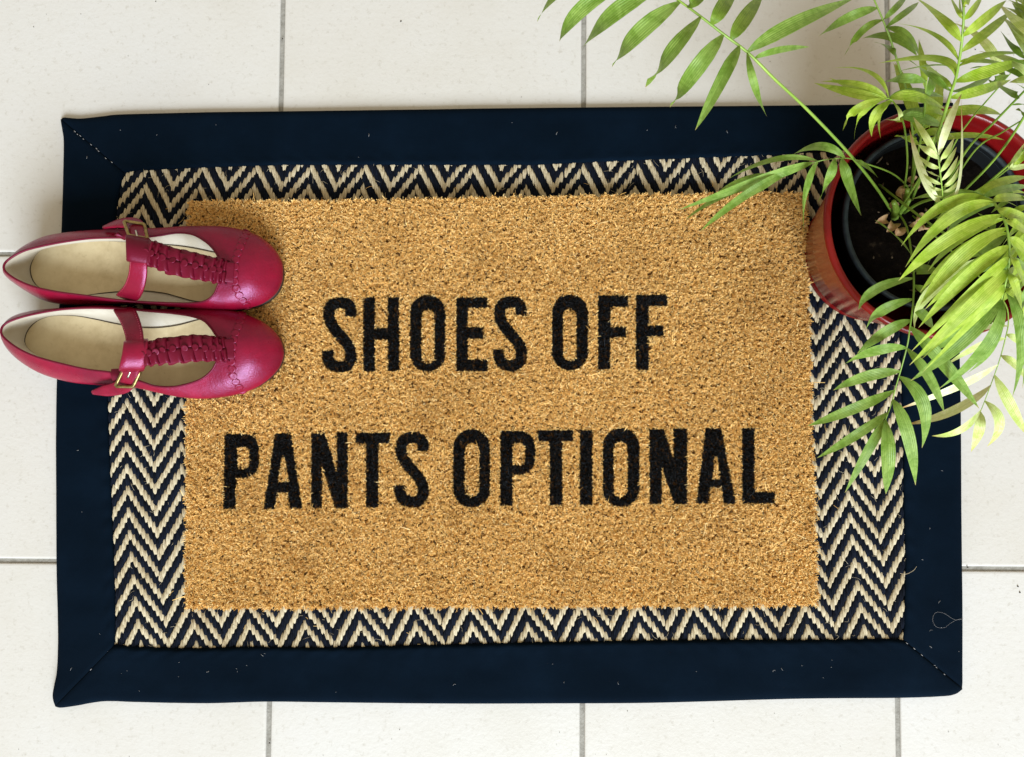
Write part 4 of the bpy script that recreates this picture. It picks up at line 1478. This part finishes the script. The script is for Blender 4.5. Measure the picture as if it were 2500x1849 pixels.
# short dry basal sheaths
for (x, y, dx, dy, s_) in [(570, 880, -60, 90, 1.0), (500, 850, -110, 20, .9), (600, 930, 10, 80, 1.1), (640, 640, -30, -90, 1.2), (650, 560, -40, -20, .9), (820, 900, 20, -100, 1.1), (860, 960, 60, -20, 1.0), (790, 960, -40, -60, .8), (560, 760, -40, -80, .9), (760, 450, -30, -40, .8), (1090, 1060, 30, -20, .8), (740, 480, 60, 40, .7)]:
    p0 = W(*g5(x, y), .121)
    p2 = W(*g5(x + dx, y + dy), .121 + .010 * s_)
    pm = (p0 + p2) / 2 + np.array([0, 0, .009])
    leaflet_o = leaflet(palm, p0, pm, p2, .0085 * s_, husk_m, fold=.6)
    leaflet_o.name = 'husk'
for (x, y, x2, y2, r_) in [(600, 800, 590, 640, .0040), (680, 720, 740, 500, .0034), (640, 760, 760, 620, .0032)]:
    p0, p1 = W(*g5(x, y), .116), W(*g5(x2, y2), .150)
    V, F = tube(catmull([p0, (p0 + p1) / 2 + np.array([0, 0, .003]), p1], 10), np.linspace(r_, r_ * .55, 10), 8)
    mk('stem_base', V, F, stem_m, palm)

# ------------------------------------------------------------------ small litter
V, F = [], []
spots = [(230, 1510), (202, 1551), (243, 1548), (174, 1634), (340, 1687), (388, 1612), (370, 1614), (190, 1433), (294, 318), (383, 330), (527, 305), (310, 1638), (436, 1652), (437, 1618), (2252, 1367), (2294, 1470), (2273, 1540), (2282, 1625), (2341, 1591), (2272, 1580), (2031, 1612), (2113, 1673), (2200, 1653), (2010, 1655), (2053, 1681), (1377, 1666), (1510, 1668), (602, 1625), (640, 1600), (646, 1596), (577, 1553 + 80), (507, 1640), (1650, 310), (1580, 318), (1250, 300), (900, 330), (820, 1690), (1700, 1640), (1850, 1620), (190, 700 + 400), (200, 1250), (2300, 1150), (2270, 1290)]
for x, y in spots + [(rng.uniform(160, 2330), rng.uniform(1600, 1690)) for _ in range(8)] + [(rng.uniform(160, 1800), rng.uniform(290, 390)) for _ in range(4)]:
    p = W(x, y, .0092)
    a = rng.uniform(0, 6.28)
    ln = rng.choice([.0004, .0005, .0009, .0016])
    d = np.array([math.cos(a), math.sin(a), 0]) * ln
    e = np.array([-d[1], d[0], 0]) * rng.uniform(-.5, .5)
    v, f = tube([p - d, p + e, p + d], rng.uniform(.00008, .00018), 4)
    F += [tuple(i + len(V) for i in ff) for ff in f]
    V += list(v)
lint = mk('lint', V, F, lint_m, kind='stuff')
lint['label'] = 'pale specks of lint scattered over the navy border'
lint['category'] = 'lint'

P = [W(2352, 1512, .0085), W(2330, 1513, .0095), W(2305, 1498, .0098), W(2285, 1496, .0096), W(2277, 1512, .0095), W(2285, 1530, .0095), W(2305, 1533, .0098), W(2322, 1521, .0102), W(2338, 1513, .0098), W(2353, 1511, .0080)]
V, F = tube(catmull(P, 70), .00007, 5)
hair = mk('loose_thread', V, F, lint_m)
hair['label'] = 'fine loose grey thread looped at the lower right rug border'
hair['category'] = 'thread'
P = [W(2197, 1400, .0085), W(2212, 1402, .0100), W(2230, 1393, .0105), W(2238, 1383, .0098)]
V, F = tube(catmull(P, 24), .00022, 5)
hair2 = mk('loose_thread', V, F, cream_y)
hair2['label'] = 'short cream jute strand poking over the right border edge'
hair2['category'] = 'thread'

V, F = [], []
for q in range(70):
    e_ = edge[rng.integers(len(edge))]
    o2 = norm((e_ - ccen)[None])[0] * abs(rng.normal(0, .014))
    p = np.array([*(e_ + o2 + rng.normal(0, .006, 2)), .0090])
    if inside(p[None, :2], ccen + (cp - ccen) * 1.004)[0]:
        p[2] = MATZ + .0012
    a = rng.uniform(0, 6.28)
    ln = rng.uniform(.001, .005)
    d = np.array([math.cos(a), math.sin(a), 0]) * ln
    e = np.array([-d[1], d[0], 0]) * rng.uniform(-.35, .35)
    v, f = tube(catmull([p - d, p + e, p + d], 6), rng.uniform(.00012, .00022), 4)
    F += [tuple(i + len(V) for i in ff) for ff in f]
    V += list(v)
shed = mk('shed_fibres', V, F, coir_m, kind='stuff')
shed['label'] = 'loose tan coir hairs shed around the doormat'
shed['category'] = 'fibres'

V, F = [], []
for x, y, r in [(979, 52, .0011), (2381, 121, .0008), (658, 1814, .0010), (82, 66, .0006), (420, 660, .0004), (380, 4, .0006), (2485, 1432, .0011), (2490, 1447, .0010), (2362, 1385, .0012), (690, 95, .0010)] + [(rng.uniform(0, 2500), rng.choice([rng.uniform(0, 240), rng.uniform(1735, 1849)]), rng.uniform(.0002, .0005)) for _ in range(40)]:
    c0 = W(x, y, .0003)
    d = np.array([rng.normal(), rng.normal(), 0])
    d = norm(d) * r
    v, f = tube([c0 - d, c0, c0 + d * .8], [r * .3, r * .8, r * .2], 5)
    F += [tuple(i + len(V) for i in ff) for ff in f]
    V += list(v)
gr = mk('grit', V, F, grit_m, kind='stuff')
gr['label'] = 'tiny dark crumbs of grit on the tiles'
gr['category'] = 'grit'
